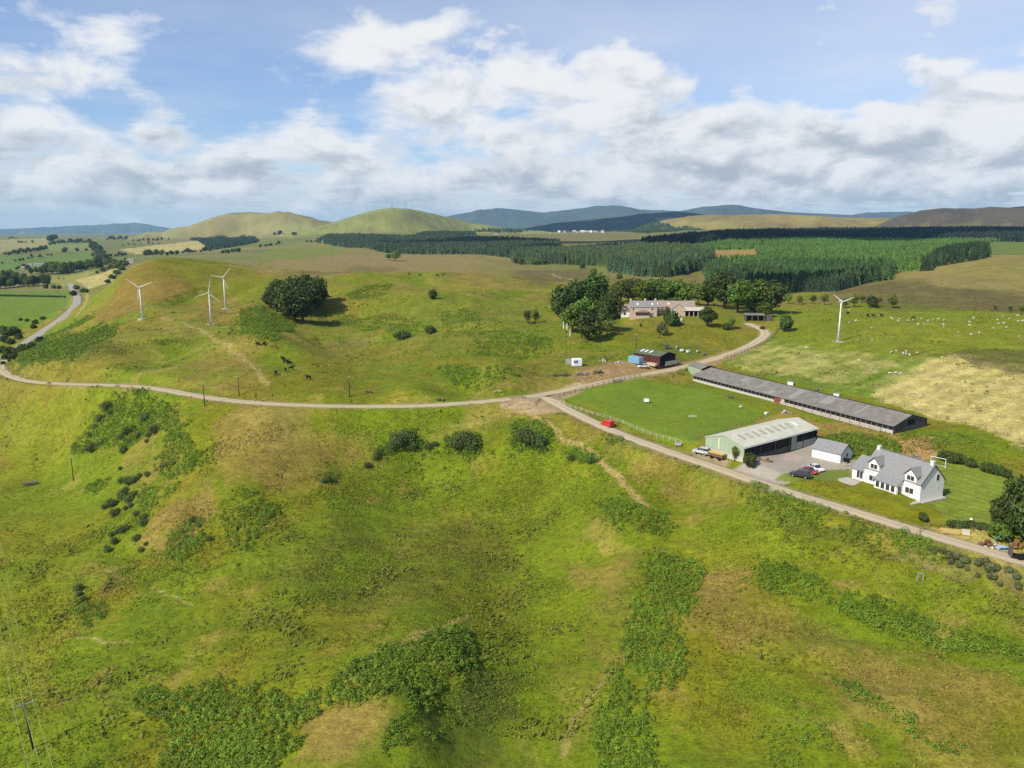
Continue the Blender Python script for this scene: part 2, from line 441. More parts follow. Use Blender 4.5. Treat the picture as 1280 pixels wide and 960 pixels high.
# ------------------------------------------------------------------ ground colours (what grows where, plus some painted cloud shade)
LUSH = (.124, .168, .007); OLIVE = (.160, .154, .008); DRY = (.26, .205, .045); TAN = (.215, .16, .035)
LIME = (.168, .205, .009); STRAW = (.40, .31, .10); HEATH = (.165, .135, .045); DARKH_SHADE = (.085, .068, .025)  # the darkest heath tone also paints cloud shade
FIELD = (.14, .20, .022); PALE = (.43, .36, .125); SOIL = (.17, .10, .05); FERN = (.05, .085, .014)
MOSS = (.085, .105, .014); DEEP = (.130, .20, .016)
# polygons in photograph pixels, colour, strength, edge wobble in metres, patchiness
ZONES = [
 # foreground
 ([(330,700),(450,640),(620,660),(660,740),(560,770),(420,760)], MOSS, .55, 14, .9),
 ([(480,560),(620,570),(760,600),(800,680),(800,780),(700,940),(600,960),(610,800),(640,700),(560,640)], LUSH, .8, 10, .5),
 ([(590,830),(560,860),(520,915),(480,960),(600,960),(640,900),(640,840)], MOSS, .8, 5, .3),
 ([(372,930),(400,890),(450,880),(500,880),(480,930),(430,960),(340,960)], TAN, .95, 3, .3),
 ([(430,850),(500,800),(560,780),(575,785),(500,815),(440,858)], DRY, .7, 3, .4),
 ([(535,790),(530,815),(515,820),(515,800)], DRY, .9, 2, .2),
 ([(110,850),(140,830),(150,870),(120,890)], TAN, .6, 4, .5),
 ([(270,520),(330,500),(400,520),(460,550),(500,580),(420,600),(340,610),(270,590),(250,550)], TAN, .8, 8, .5),
 ([(300,510),(380,510),(392,545),(350,560),(290,545)], DRY, .9, 6, .3),
 ([(160,560),(220,550),(230,600),(180,600),(150,590)], TAN, .55, 5, .6),
 ([(180,650),(270,600),(250,660),(200,700),(180,690)], TAN, .9, 5, .4),
 ([(100,700),(160,710),(160,730),(110,750)], TAN, .8, 4, .5),
 ([(690,700),(800,700),(780,760),(760,840),(730,900),(700,940),(690,960),(660,960),(720,860),(760,790)], TAN, .7, 7, .6),
 ([(880,700),(940,690),(930,740),(880,790),(860,800),(850,780)], TAN, .9, 5, .4),
 ([(860,790),(960,760),(1080,790),(1280,860),(1280,960),(1180,960),(1140,900),(1040,830),(920,840)], TAN, .75, 9, .65),
 ([(1030,728),(1075,725),(1085,740),(1040,742)], TAN, 1, 2, .1),
 ([(1020,900),(1060,890),(1080,940),(1060,960)], DRY, .7, 4, .4),
 ([(735,650),(770,650),(780,690),(745,695)], DRY, .8, 3, .4),
 ([(640,500),(700,510),(850,570),(930,605),(1000,630),(900,640),(760,570),(680,530),(620,520)], TAN, .55, 6, .6),
 ([(720,700),(900,640),(1000,660),(1100,700),(1280,760),(1280,800),(1140,760),(1000,710),(880,700)], LIME, .6, 8, .5),
 ([(0,560),(90,560),(110,700),(80,850),(0,860)], LIME, .45, 8, .5),
 ([(0,500),(150,490),(110,560),(0,600)], LIME, .5, 8, .4),
 ([(0,880),(60,880),(90,960),(0,960)], LUSH, .6, 5, .4),
 ([(1130,690),(1290,720),(1290,750),(1200,725),(1120,700)], HEATH, .9, 3, .4),
 ([(1155,655),(1290,690),(1290,720),(1180,690)], STRAW, .6, 3, .3),
 ([(930,610),(1000,640),(1130,690),(1120,700),(980,660)], MOSS, .6, 4, .5),
 # between tracks and farm
 ([(330,520),(470,530),(560,515),(600,512),(520,545),(400,560)], LIME, .4, 6, .5),
 ([(600,505),(690,496),(650,520),(600,540),(520,555)], DRY, .7, 6, .4),
 ([(580,500),(690,488),(760,470),(800,460),(720,456),(640,470),(590,490)], DRY, .75, 6, .4),
 ([(710,470),(760,452),(840,452),(880,448),(920,436),(950,425),(960,430),(900,455),(800,475),(740,482)], (.30,.19,.09), .9, 2.5, .2),
 ([(700,497),(800,471),(870,485),(965,520),(940,535),(870,556),(850,552),(770,526)], DEEP, .95, 2.5, .25),
 ([(870,556),(945,525),(975,515),(1000,520),(1125,540),(1110,560),(1000,548),(900,566)], (.28,.185,.05), .85, 3, .4),
 ([(1015,545),(1080,545),(1130,552),(1130,575),(1080,570),(1020,560)], MOSS, .8, 3, .4),
 ([(1120,550),(1165,545),(1170,570),(1150,582),(1125,580)], (.40,.25,.10), 1, 1.5, .2),
 ([(1150,600),(1180,572),(1280,600),(1280,660),(1200,660),(1170,640)], (.165,.21,.024), .95, 2, .15),
 ([(1060,612),(1150,635),(1180,660),(1130,650),(1010,612),(1000,600),(1050,590)], OLIVE, .8, 2, .3),
 ([(905,588),(940,576),(960,566),(1015,548),(1018,560),(1052,578),(1072,574),(1066,584),(1062,600),(1040,602),(1010,600),(975,606),(1000,618),(985,622),(940,604)], (.34,.30,.24), 1, .5, .05),
 ([(976,574),(984,566),(1006,570),(996,577)], (.42,.33,.27), .9, .2, 0),
 ([(862,566),(880,560),(915,576),(905,588)], (.33,.26,.15), .9, 1, .1),
 ([(968,600),(1010,588),(1062,586),(1066,600),(1050,604),(1010,600),(990,604)], LUSH, .9, .5, .1),
 ([(780,440),(870,430),(890,440),(830,455)], MOSS, .7, 2, .3),
 ([(770,410),(900,405),(960,425),(900,436),(840,430),(770,436)], OLIVE, .7, 4, .4),
 ([(900,455),(960,418),(1100,430),(1250,500),(1200,520),(1000,480)], FIELD, .75, 5, .5),
 ([(950,430),(1080,440),(1120,455),(1040,480),(920,460)], PALE, .55, 6, .6),
 ([(1075,482),(1150,450),(1200,442),(1290,460),(1290,566),(1200,528),(1105,503)], PALE, 1, 3, .22),
 ([(1040,490),(1140,445),(1170,445),(1090,490)], DEEP, .8, 3, .2),
 ([(980,385),(1290,392),(1290,470),(1190,440),(1040,440),(960,420)], LIME, .75, 6, .3),
 ([(1190,440),(1240,435),(1290,440),(1290,470),(1230,460),(1200,452)], DARKH_SHADE, .75, 4, .4),  # dark patch painted in for cloud shade on the field
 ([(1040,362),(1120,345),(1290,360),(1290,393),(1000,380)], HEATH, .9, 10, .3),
 ([(1040,365),(1140,352),(1290,372),(1290,392),(1100,388)], DARKH_SHADE, .6, 10, .5),  # moor darkened by colour in place of a cloud's shadow
 ([(1110,345),(1240,316),(1290,305),(1290,362),(1180,360)], (.24,.19,.06), .9, 10, .4),
 ([(625,507),(690,487),(725,477),(742,483),(702,500),(704,516),(660,517)], (.36,.27,.15), .95, 1.5, .15),
 # turbine hill
 ([(108,402),(150,345),(190,329),(250,335),(235,365),(180,385),(130,405)], (.185,.125,.025), .9, 12, .35),
 ([(190,329),(330,325),(360,345),(330,370),(240,362)], OLIVE, .8, 12, .4),
 ([(200,395),(240,400),(290,420),(320,440),(330,470),(300,480),(240,440),(200,410)], DRY, .5, 6, .6),
 ([(250,450),(330,450),(340,495),(280,490),(200,480)], TAN, .6, 8, .5),
 ([(210,385),(290,370),(320,385),(290,400),(230,400)], TAN, .7, 6, .5),
 ([(60,430),(130,410),(150,440),(90,460),(20,465)], MOSS, .85, 6, .4),
 ([(375,425),(430,420),(490,425),(455,433),(400,432)], HEATH, .7, 4, .3),
 ([(520,330),(640,330),(700,345),(660,365),(600,360),(540,345)], (.22,.165,.035), .7, 12, .5),
 ([(460,380),(560,370),(680,380),(700,420),(600,450),(500,430)], (.115,.155,.012), .6, 14, .6),
 ([(640,455),(700,440),(780,440),(760,452),(690,470),(600,480)], (.19,.16,.025), .7, 6, .5),
 # moor and far fields
 ([(290,330),(370,305),(480,315),(640,318),(700,340),(600,330),(470,340),(330,345)], (.24,.175,.06), .8, 20, .5),
 ([(350,336),(440,332),(500,335),(450,342),(380,345)], DARKH_SHADE, .5, 14, .5),
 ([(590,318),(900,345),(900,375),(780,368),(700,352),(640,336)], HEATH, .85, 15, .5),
 ([(640,338),(740,335),(730,352),(660,356)], DARKH_SHADE, .6, 12, .4),
 ([(320,325),(345,310),(400,305),(440,312),(380,325)], (.16,.18,.03), .9, 12, .1),
 ([(0,363),(87,362),(88,372),(0,372)], (.10,.17,.018), 1, 1, .1),
 ([(0,373),(88,373),(70,395),(30,410),(0,405)], (.11,.175,.014), 1, 1, .15),
 ([(40,345),(120,338),(85,357),(60,362)], (.22,.22,.05), 1, 2, .2),
 ([(95,350),(150,335),(140,352),(110,362)], PALE, .9, 3, .4),
 ([(0,320),(60,318),(120,315),(120,325),(40,335),(0,338)], (.11,.19,.03), .9, 4, .1),
 ([(0,300),(60,297),(60,310),(0,316)], (.30,.27,.11), .9, 4, .2),
 ([(150,312),(270,300),(265,310),(170,318)], PALE, .9, 10, .4),
 ([(60,305),(120,300),(118,312),(50,316)], (.18,.22,.06), .9, 6, .2),
 ([(640,292),(800,285),(800,300),(640,300)], HEATH, .6, 60, .4),
 ([(870,296),(960,300),(1290,300),(1290,318),(1180,326),(1100,345),(950,330),(880,330)], (.05,.10,.02), .8, 15, .2),
 ([(885,312),(950,310),(940,322),(890,322)], (.30,.20,.06), 1, 4, .1),
 ([(1230,300),(1290,298),(1290,318),(1240,318)], (.13,.17,.03), .9, 6, .3),
]
PATHS = [([(650,512),(690,533),(715,552),(750,575),(772,595),(790,618),(812,634)], .8, .9), ([(203,398),(232,404),(262,420),(290,438),(312,455),(335,480)], 1.0, .7),
 ([(128,712),(140,718),(158,724)], .35, .8), ([(98,797),(130,801),(165,804)], .3, .7), ([(190,735),(215,745),(240,757)], .3, .6), ([(700,950),(712,905),(740,870),(770,835)], .5, .5),
 ([(585,770),(520,798),(470,815),(420,850)], .6, .6), ([(650,512),(625,525),(560,530)], .5, .5), ([(690,300),(760,345),(725,348)], 2.0, .0), ([(690,342),(715,350),(722,352)], 1.6, .8),
 ([(1040,480),(1090,487),(1130,455),(1170,440)], 1.0, .25), ([(1020,468),(1070,478),(1110,452)], 1.0, .25), ([(95,395),(104,385),(109,375),(108,366)], 1.6, .7)]
PW_ = [(np.array([ground(*q) for q in P]), w, s) for P, w, s in PATHS]
YARD = gpoly([(905,588),(940,576),(960,566),(1015,548),(1018,560),(1052,578),(1072,574),(1066,584),(1062,600),(1040,602),(1010,600),(975,606),(1000,618),(985,622),(940,604)])
HAY = gpoly([(905,455),(960,425),(1180,440),(1290,460),(1290,566),(1200,528),(1105,503)])
HAYD = ground(1170,445)[:2] - ground(1040,490)[:2]; HAYD = HAYD / np.hypot(*HAYD)
LAWN = gpoly([(1150,600),(1180,572),(1280,600),(1280,660),(1200,660),(1170,640),(1060,612)])
ZW = []
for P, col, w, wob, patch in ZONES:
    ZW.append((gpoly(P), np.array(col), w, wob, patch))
HCOL = [(.235,.205,.075), (.20,.205,.058), (.06,.07,.05), (.022,.025,.02), (.25,.185,.05), (.088,.068,.044), (.03,.03,.025), (.07,.08,.05), (.07,.08,.06)]
def ground_color(x, y):
    x = np.asarray(x, float); y = np.asarray(y, float)
    r = np.hypot(x, y)
    n1 = fbm(x, y, 60, 4, 0.55, seed=11); n2 = fbm(x, y, 17, 4, 0.6, seed=12); n3 = fbm(x, y, 400, 4, .55, seed=13)
    n4 = fbm(x, y, 5.5, 3, .6, seed=14)
    lush, olive, dry = np.array(LUSH), np.array(OLIVE), np.array(DRY)
    w = sstep(-.25, .3, n1 + .5 * n2)[:, None]
    col = lush * (1 - w) + olive * w
    w = (sstep(.12, .55, n2 + .35 * n4 - .15 * n1) * .6)[:, None]
    col = col * (1 - w) + dry * w
    mid = (sstep(290, 380, r) * .62 * sstep(-.45, .25, n1 + .6 * n2))[:, None]
    col = col * (1 - mid) + np.array((.205, .172, .030)) * mid
    # beyond the pasture: moor and grass in big patches
    far = sstep(700, 1500, r)[:, None]
    w = sstep(-.2, .3, n3)[:, None]
    fcol = np.array((.13, .15, .035)) * (1 - w) + np.array((.20, .165, .06)) * w
    col = col * (1 - far) + fcol * far
    wx = fbm(x, y, 9, 3, .6, seed=15); wy = fbm(x, y, 9, 3, .6, seed=16)
    wx2 = fbm(x, y, 40, 3, .6, seed=17); wy2 = fbm(x, y, 40, 3, .6, seed=18)
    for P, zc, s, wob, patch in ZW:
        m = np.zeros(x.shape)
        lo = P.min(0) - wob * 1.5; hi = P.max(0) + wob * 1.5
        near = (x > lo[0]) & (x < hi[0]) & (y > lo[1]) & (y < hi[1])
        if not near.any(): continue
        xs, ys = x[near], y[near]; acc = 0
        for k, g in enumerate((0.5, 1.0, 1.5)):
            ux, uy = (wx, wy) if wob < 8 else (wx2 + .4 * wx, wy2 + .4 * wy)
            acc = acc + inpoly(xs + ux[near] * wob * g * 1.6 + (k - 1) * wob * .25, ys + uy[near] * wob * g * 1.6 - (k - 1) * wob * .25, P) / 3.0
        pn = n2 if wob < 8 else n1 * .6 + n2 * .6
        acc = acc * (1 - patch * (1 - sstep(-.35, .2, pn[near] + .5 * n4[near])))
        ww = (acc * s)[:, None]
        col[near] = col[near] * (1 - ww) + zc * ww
    m = inpoly(x, y, HAY)
    if m.any():
        st = np.sin((-x[m] * HAYD[1] + y[m] * HAYD[0] + 1.2 * wx[m]) * 2 * np.pi / 7.0)
        col[m] = col[m] * (1 + .11 * st + .12 * n4[m])[:, None]
    m = inpoly(x, y, LAWN)
    if m.any():
        st = np.sign(np.sin((x[m] * .83 + y[m] * .55 + 1.5 * wx[m]) * 2 * np.pi / 2.6))
        col[m] = col[m] * (1 + .10 * st + .25 * n4[m])[:, None]
    for P, hw, s in PW_:
        m = (x > P[:, 0].min() - 4) & (x < P[:, 0].max() + 4) & (y > P[:, 1].min() - 4) & (y < P[:, 1].max() + 4)
        if m.any():
            d, _ = seg_dist(x[m] + wx[m] * 2, y[m] + wy[m] * 2, P)
            ww = ((1 - sstep(hw * .5, hw * 1.5, d)) * s)[:, None]
            col[m] = col[m] * (1 - ww) + np.array((.33, .25, .09)) * ww
    # bare earth beside the tracks
    for nm, (poly, hw) in ROADS.items():
        b = poly[:, :2]
        m = (x > b[:, 0].min() - 14) & (x < b[:, 0].max() + 14) & (y > b[:, 1].min() - 14) & (y < b[:, 1].max() + 14)
        if m.any():
            d, _ = seg_dist(x[m], y[m], poly)
            ww = ((1 - sstep(hw - .2, hw + 1.8 + 1.5 * n2[m], d)) * .8)[:, None]
            col[m] = col[m] * (1 - ww) + np.array((.30, .235, .13)) * ww
    return np.clip(col, .005, 1)

# ------------------------------------------------------------------ mesh helper
def mesh_np(name, verts, faces, mat=None, smooth=False, col=None, alpha=None):
    """faces: (n,3) or (n,4) int array"""
    me = bpy.data.meshes.new(name)
    verts = np.asarray(verts, np.float32); faces = np.asarray(faces, np.int32)
    k = faces.shape[1]
    me.vertices.add(len(verts)); me.vertices.foreach_set('co', verts.ravel())
    me.loops.add(faces.size); me.loops.foreach_set('vertex_index', faces.ravel())
    me.polygons.add(len(faces))
    me.polygons.foreach_set('loop_start', np.arange(0, faces.size, k, dtype=np.int32))
    me.polygons.foreach_set('loop_total', np.full(len(faces), k, np.int32))
    me.polygons.foreach_set('use_smooth', np.full(len(faces), smooth, bool))
    if col is not None:
        at = me.attributes.new('col', 'FLOAT_COLOR', 'POINT')
        c4 = np.ones((len(verts), 4), np.float32); c4[:, :3] = col
        if alpha is not None: c4[:, 3] = alpha
        at.data.foreach_set('color', c4.ravel())
    me.update(calc_edges=True)
    if mat: me.materials.append(mat)
    return me
def link(name, me, parent=None, **props):
    o = bpy.data.objects.new(name, me)
    C.objects.link(o)
    if parent is not None: o.parent = parent
    for k, v in props.items(): o[k] = v
    return o

# ------------------------------------------------------------------ the land as one sheet
def land_material():
    m = bpy.data.materials.new('land'); m.use_nodes = True
    nt = m.node_tree; b = nt.nodes['Principled BSDF']
    at = nn(nt, 'ShaderNodeAttribute', attribute_name='col')
    geo = nn(nt, 'ShaderNodeNewGeometry')
    pos = geo.outputs['Position']
    mp = nn(nt, 'ShaderNodeMapping'); nt.links.new(pos, mp.inputs[0])
    mp.inputs['Rotation'].default_value = (0, 0, R(35)); mp.inputs['Scale'].default_value = (0.62, 1.0, 0.6)
    a1 = noise_n(nt, mp.outputs[0], 0.75, 5, .68)
    a2 = noise_n(nt, pos, 0.10, 6, .62)
    a3 = noise_n(nt, mp.outputs[0], 3.2, 3, .6)
    v = math_n(nt, 'ADD', math_n(nt, 'MULTIPLY', a1, .50), math_n(nt, 'MULTIPLY', a3, .50))
    k = maprange(nt, v, .36, .64, .56, 1.46, 'LINEAR')
    k2 = maprange(nt, a2, .3, .7, .82, 1.2, 'LINEAR')
    kk = math_n(nt, 'MULTIPLY', k, k2)
    kk = math_n(nt, 'ADD', math_n(nt, 'MULTIPLY', math_n(nt, 'SUBTRACT', kk, 1.0), at.outputs['Alpha']), 1.0)
    sc = nn(nt, 'ShaderNodeVectorMath', operation='SCALE')
    nt.links.new(at.outputs['Color'], sc.inputs[0]); nt.links.new(kk, sc.inputs['Scale'])
    # drier blades among the green
    dryf = maprange(nt, noise_n(nt, mp.outputs[0], 0.33, 5, .7), .52, .74, 0, .30)
    dryf = math_n(nt, 'MULTIPLY', dryf, at.outputs['Alpha'])
    c2 = mixc(nt, dryf, sc.outputs[0], (.22, .175, .04))
    nt.links.new(c2, b.inputs['Base Color'])
    b.inputs['Roughness'].default_value = 0.95
    b.inputs['Specular IOR Level'].default_value = 0.12
    bp = nn(nt, 'ShaderNodeBump'); bp.inputs['Strength'].default_value = 0.9; bp.inputs['Distance'].default_value = 0.5
    nt.links.new(math_n(nt, 'MULTIPLY', v, at.outputs['Alpha']), bp.inputs['Height']); nt.links.new(bp.outputs[0], b.inputs['Normal'])
    return m
M_LAND = land_material()
def build_land():
    # azimuth columns: fine inside the view, coarse to the sides
    fine = np.linspace(-R(38.5), R(38.5), 1060)
    side = np.linspace(R(39.2), R(75), 34)
    A = np.r_[-side[::-1], fine, side]
    rr = [20.0]
    while rr[-1] < 46000:
        r = rr[-1]
        if r < 105: d = 2.5
        else: d = max(0.33, r * r / 70 / 960 * 1.25)
        d = min(d, r * .02)
        rr.append(r + d)
    r = np.array(rr)
    print('land rows', len(r), 'cols', len(A))
    AA, RR = np.meshgrid(A, r)
    x = (RR * np.sin(AA)).ravel(); y = (RR * np.cos(AA)).ravel()
    z = height(x, y)
    col = ground_color(x, y)
    # colours of the far hills
    zb, idx = hills_z(x, y, ZC + np.maximum(RR.ravel(), RMIN) * tbase(AA.ravel(), np.log(np.maximum(RR.ravel(), RMIN))))
    for k in range(len(HCOL)):
        mk = idx == k
        if mk.any():
            wl = _H[k][4] * .3
            n = fbm(x[mk], y[mk], wl, 5, .6, seed=40 + k); n2 = fbm(x[mk], y[mk], wl * .25, 4, .6, seed=50 + k)
            c = np.array(HCOL[k])
            f = (1 + .55 * n + .4 * n2)[:, None]
            g = sstep(.0, .45, n + .4 * n2)[:, None] * .55
            col[mk] = (c * (1 - g) + np.array((c[0] * .75, c[1] * 1.05, c[2] * .8)) * g) * f
    col = np.clip(col, .004, 1)
    nr, nc = RR.shape
    i = np.arange(nr * nc).reshape(nr, nc)
    f = np.stack([i[:-1, :-1], i[:-1, 1:], i[1:, 1:], i[1:, :-1]], -1).reshape(-1, 4)
    me = mesh_np('ground', np.c_[x, y, z], f, M_LAND, True, col, np.where(inpoly(x, y, YARD), .25, .6 + .4 * sstep(.1, .95, calm(x, y))))
    return link('ground', me, kind='structure')
build_land()

# ------------------------------------------------------------------ tracks and road
def gravel(name, base, edge, wheel, crown, scale=1.0):
    m = bpy.data.materials.new(name); m.use_nodes = True
    nt = m.node_tree; b = nt.nodes['Principled BSDF']
    uv = nn(nt, 'ShaderNodeAttribute', attribute_name='across')
    geo = nn(nt, 'ShaderNodeNewGeometry')
    n1 = noise_n(nt, geo.outputs['Position'], .35 * scale, 6, .65)
    n2 = noise_n(nt, geo.outputs['Position'], 3.0 * scale, 4, .6)
    ac = math_n(nt, 'ABSOLUTE', uv.outputs['Fac'])
    ac = math_n(nt, 'ADD', ac, math_n(nt, 'MULTIPLY', math_n(nt, 'SUBTRACT', n1, .5), .5))
    c = mixc(nt, maprange(nt, ac, .05, .28), crown, wheel)
    c = mixc(nt, maprange(nt, ac, .55, .8), c, base)
    c = mixc(nt, maprange(nt, ac, .82, 1.02), c, edge)
    c = mixc(nt, 1.0, c, mixc(nt, n2, (.72, .72, .72), (1.22, 1.2, 1.18)), 'MULTIPLY')
    nt.links.new(c, b.inputs['Base Color']); b.inputs['Roughness'].default_value = .95
    b.inputs['Specular IOR Level'].default_value = .15
    bp = nn(nt, 'ShaderNodeBump'); bp.inputs['Strength'].default_value = .4; bp.inputs['Distance'].default_value = .08
    nt.links.new(n2, bp.inputs['Height']); nt.links.new(bp.outputs[0], b.inputs['Normal'])
    return m
M_TRACK = gravel('track gravel', (.40,.325,.215), (.27,.22,.09), (.48,.405,.265), (.35,.30,.155))
M_DRIVE = gravel('drive gravel', (.42,.335,.225), (.29,.24,.11), (.49,.415,.28), (.41,.34,.21))
M_ROAD = gravel('tarmac', (.31,.29,.24), (.20,.19,.09), (.35,.325,.27), (.33,.31,.26), .4)
def ribbon(name, poly, hw, mat, lift, nac=9):
    P = poly[:, :2]
    s = np.r_[0, np.cumsum(np.hypot(*np.diff(P, axis=0).T))]
    n = int(s[-1] / 1.5) + 2
    q = np.linspace(0, s[-1], n)
    cx, cy, cz = [np.interp(q, s, poly[:, k]) for k in range(3)]
    tx, ty = np.gradient(cx), np.gradient(cy); L = np.hypot(tx, ty); nx, ny = -ty / L, tx / L
    ac = np.linspace(-1, 1, nac)
    wl = hw * (1 + .22 * fbm(q, q * 0 + .5, 9, 3, .6, seed=9)); wr = hw * (1 + .22 * fbm(q, q * 0 + 9.5, 9, 3, .6, seed=10))
    wv = np.where(ac[None, :] < 0, wl[:, None], wr[:, None])
    x = cx[:, None] + nx[:, None] * ac * wv; y = cy[:, None] + ny[:, None] * ac * wv
    z = cz[:, None] + lift - .20 * ac ** 6 + 0 * x
    i = np.arange(n * nac).reshape(n, nac)
    f = np.stack([i[:-1, :-1], i[1:, :-1], i[1:, 1:], i[:-1, 1:]], -1).reshape(-1, 4)
    me = mesh_np(name, np.c_[x.ravel(), y.ravel(), z.ravel()], f, mat, True)
    at = me.attributes.new('across', 'FLOAT', 'POINT')
    at.data.foreach_set('value', np.tile(ac, n).astype(np.float32))
    return link(name, me, kind='structure')
ribbon('farm_track', *ROADS['farm_track'], M_TRACK, 0.03)
ribbon('house_track', *ROADS['house_track'], M_DRIVE, 0.06)
ribbon('main_road', *ROADS['main_road'], M_ROAD, 0.05)
# ------------------------------------------------------------------ leaf materials
def leaf_material(name, trans=0.22, tint=.35, rnd=True):
    m = bpy.data.materials.new(name); m.use_nodes = True
    nt = m.node_tree; nt.nodes.clear()
    at = nn(nt, 'ShaderNodeAttribute', attribute_name='col')
    c = at.outputs['Color']
    if rnd:
        oi = nn(nt, 'ShaderNodeObjectInfo')
        hs = nn(nt, 'ShaderNodeHueSaturation')
        nt.links.new(math_n(nt, 'MULTIPLY_ADD', oi.outputs['Random'], .05, .475), hs.inputs['Hue'])
        nt.links.new(math_n(nt, 'MULTIPLY_ADD', oi.outputs['Random'], tint * 1.4, 1 - tint * .6), hs.inputs['Value'])
        nt.links.new(c, hs.inputs['Color']); c = hs.outputs[0]
    geo = nn(nt, 'ShaderNodeNewGeometry')
    d = nn(nt, 'ShaderNodeBsdfPrincipled'); nt.links.new(c, d.inputs['Base Color'])
    d.inputs['Roughness'].default_value = .6; d.inputs['Specular IOR Level'].default_value = .25
    t = nn(nt, 'ShaderNodeBsdfTranslucent')
    tcx = mixc(nt, 1.0, c, (1.25, 1.15, .5), 'MULTIPLY'); nt.links.new(tcx, t.inputs['Color'])
    mx = nn(nt, 'ShaderNodeMixShader'); mx.inputs[0].default_value = trans
    nt.links.new(d.outputs[0], mx.inputs[1]); nt.links.new(t.outputs[0], mx.inputs[2])
    o = nn(nt, 'ShaderNodeOutputMaterial'); nt.links.new(mx.outputs[0], o.inputs['Surface'])
    return m
M_LEAF = leaf_material('tree leaves')
M_FERN = leaf_material('fern fronds', .2, rnd=False)
M_GRASS = leaf_material('grass blades', .25, rnd=False)
M_NEEDLE = leaf_material('conifer needles', .08, .4)
M_NEEDLE_MASS = leaf_material('conifer needles far', .08, rnd=False)
def simple_mat(name, col, rough=.7, spec=.3, metal=0, var=.0, scale=2.0, bump=0.0, stretch=None):
    m = bpy.data.materials.new(name); m.use_nodes = True
    nt = m.node_tree; b = nt.nodes['Principled BSDF']
    b.inputs['Roughness'].default_value = rough; b.inputs['Specular IOR Level'].default_value = spec
    b.inputs['Metallic'].default_value = metal
    if var or bump:
        tcn = nn(nt, 'ShaderNodeTexCoord'); v = tcn.outputs['Object']
        if stretch:
            mp = nn(nt, 'ShaderNodeMapping'); mp.inputs['Scale'].default_value = stretch
            nt.links.new(v, mp.inputs[0]); v = mp.outputs[0]
        n = noise_n(nt, v, scale, 6, .65)
        k = maprange(nt, n, .3, .7, 1 - var, 1 + var, 'LINEAR')
        sc = nn(nt, 'ShaderNodeVectorMath', operation='SCALE'); sc.inputs[0].default_value = col[:3]
        nt.links.new(k, sc.inputs['Scale']); nt.links.new(sc.outputs[0], b.inputs['Base Color'])
        if bump:
            bp = nn(nt, 'ShaderNodeBump'); bp.inputs['Strength'].default_value = bump; bp.inputs['Distance'].default_value = .05
            nt.links.new(n, bp.inputs['Height']); nt.links.new(bp.outputs[0], b.inputs['Normal'])
    else:
        b.inputs['Base Color'].default_value = (*col[:3], 1)
    return m
M_BARK = simple_mat('bark', (.07, .055, .04), .95, .1, 0, .4, 3, .5)

rng = np.random.RandomState(11)
def leaf_quads(cen, nrm, size, rg, aspect=1.0):
    """one small quad per centre, facing roughly nrm"""
    n = len(cen)
    v = rg.normal(size=(n, 3)); nrm = nrm + .55 * v
    nrm /= np.linalg.norm(nrm, axis=1)[:, None] + 1e-9
    up = rg.normal(size=(n, 3))
    a = np.cross(nrm, up); a /= np.linalg.norm(a, axis=1)[:, None] + 1e-9
    b = np.cross(nrm, a)
    s = (np.asarray(size) * (0.7 + .6 * rg.rand(n)))[:, None]
    V = np.stack([cen - a * s, cen + b * s * .62 * aspect, cen + a * s, cen - b * s * .62 * aspect], 1).reshape(-1, 3)
    F = np.arange(4 * n).reshape(n, 4)
    return V, F
def tube(p0, p1, r0, r1, k=6):
    p0, p1 = np.array(p0, float), np.array(p1, float)
    d = p1 - p0; d /= np.linalg.norm(d) + 1e-9
    u = np.cross(d, (0, 0, 1.0) if abs(d[2]) < .9 else (1.0, 0, 0)); u /= np.linalg.norm(u); w = np.cross(d, u)
    t = np.arange(k) * 2 * np.pi / k
    ring = np.cos(t)[:, None] * u + np.sin(t)[:, None] * w
    V = np.r_[p0 + ring * r0, p1 + ring * r1]
    F = [(i, (i + 1) % k, k + (i + 1) % k, k + i) for i in range(k)]
    return V, np.array(F)
def joinvf(parts):
    V, F, o = [], [], 0
    for v, f in parts:
        V.append(v); F.append(f + o); o += len(v)
    return np.concatenate(V), np.concatenate(F)
def trunk_parts(h, spread, rg, limbs=7, top=.75):
    out = []
    lean = rg.normal(size=2) * h * .03
    p = [np.array([0, 0, -.3]), np.array([lean[0] * .4, lean[1] * .4, h * .22]), np.array([lean[0], lean[1], h * .5]), np.array([lean[0] * 1.5, lean[1] * 1.2, h * top])]
    rad = [h * .034, h * .026, h * .017, h * .006]
    for i in range(3): out.append(tube(p[i], p[i + 1], rad[i], rad[i + 1]))
    for k in range(limbs):
        f = .25 + .5 * k / limbs
        a = k * 2.4 + rg.rand()
        s = np.array([lean[0] * f, lean[1] * f, h * f])
        e = s + np.array([math.cos(a) * spread * .33, math.sin(a) * spread * .33, h * (.16 + .12 * rg.rand())])
        out.append(tube(s, e, h * .011, h * .004, 5))
    return out
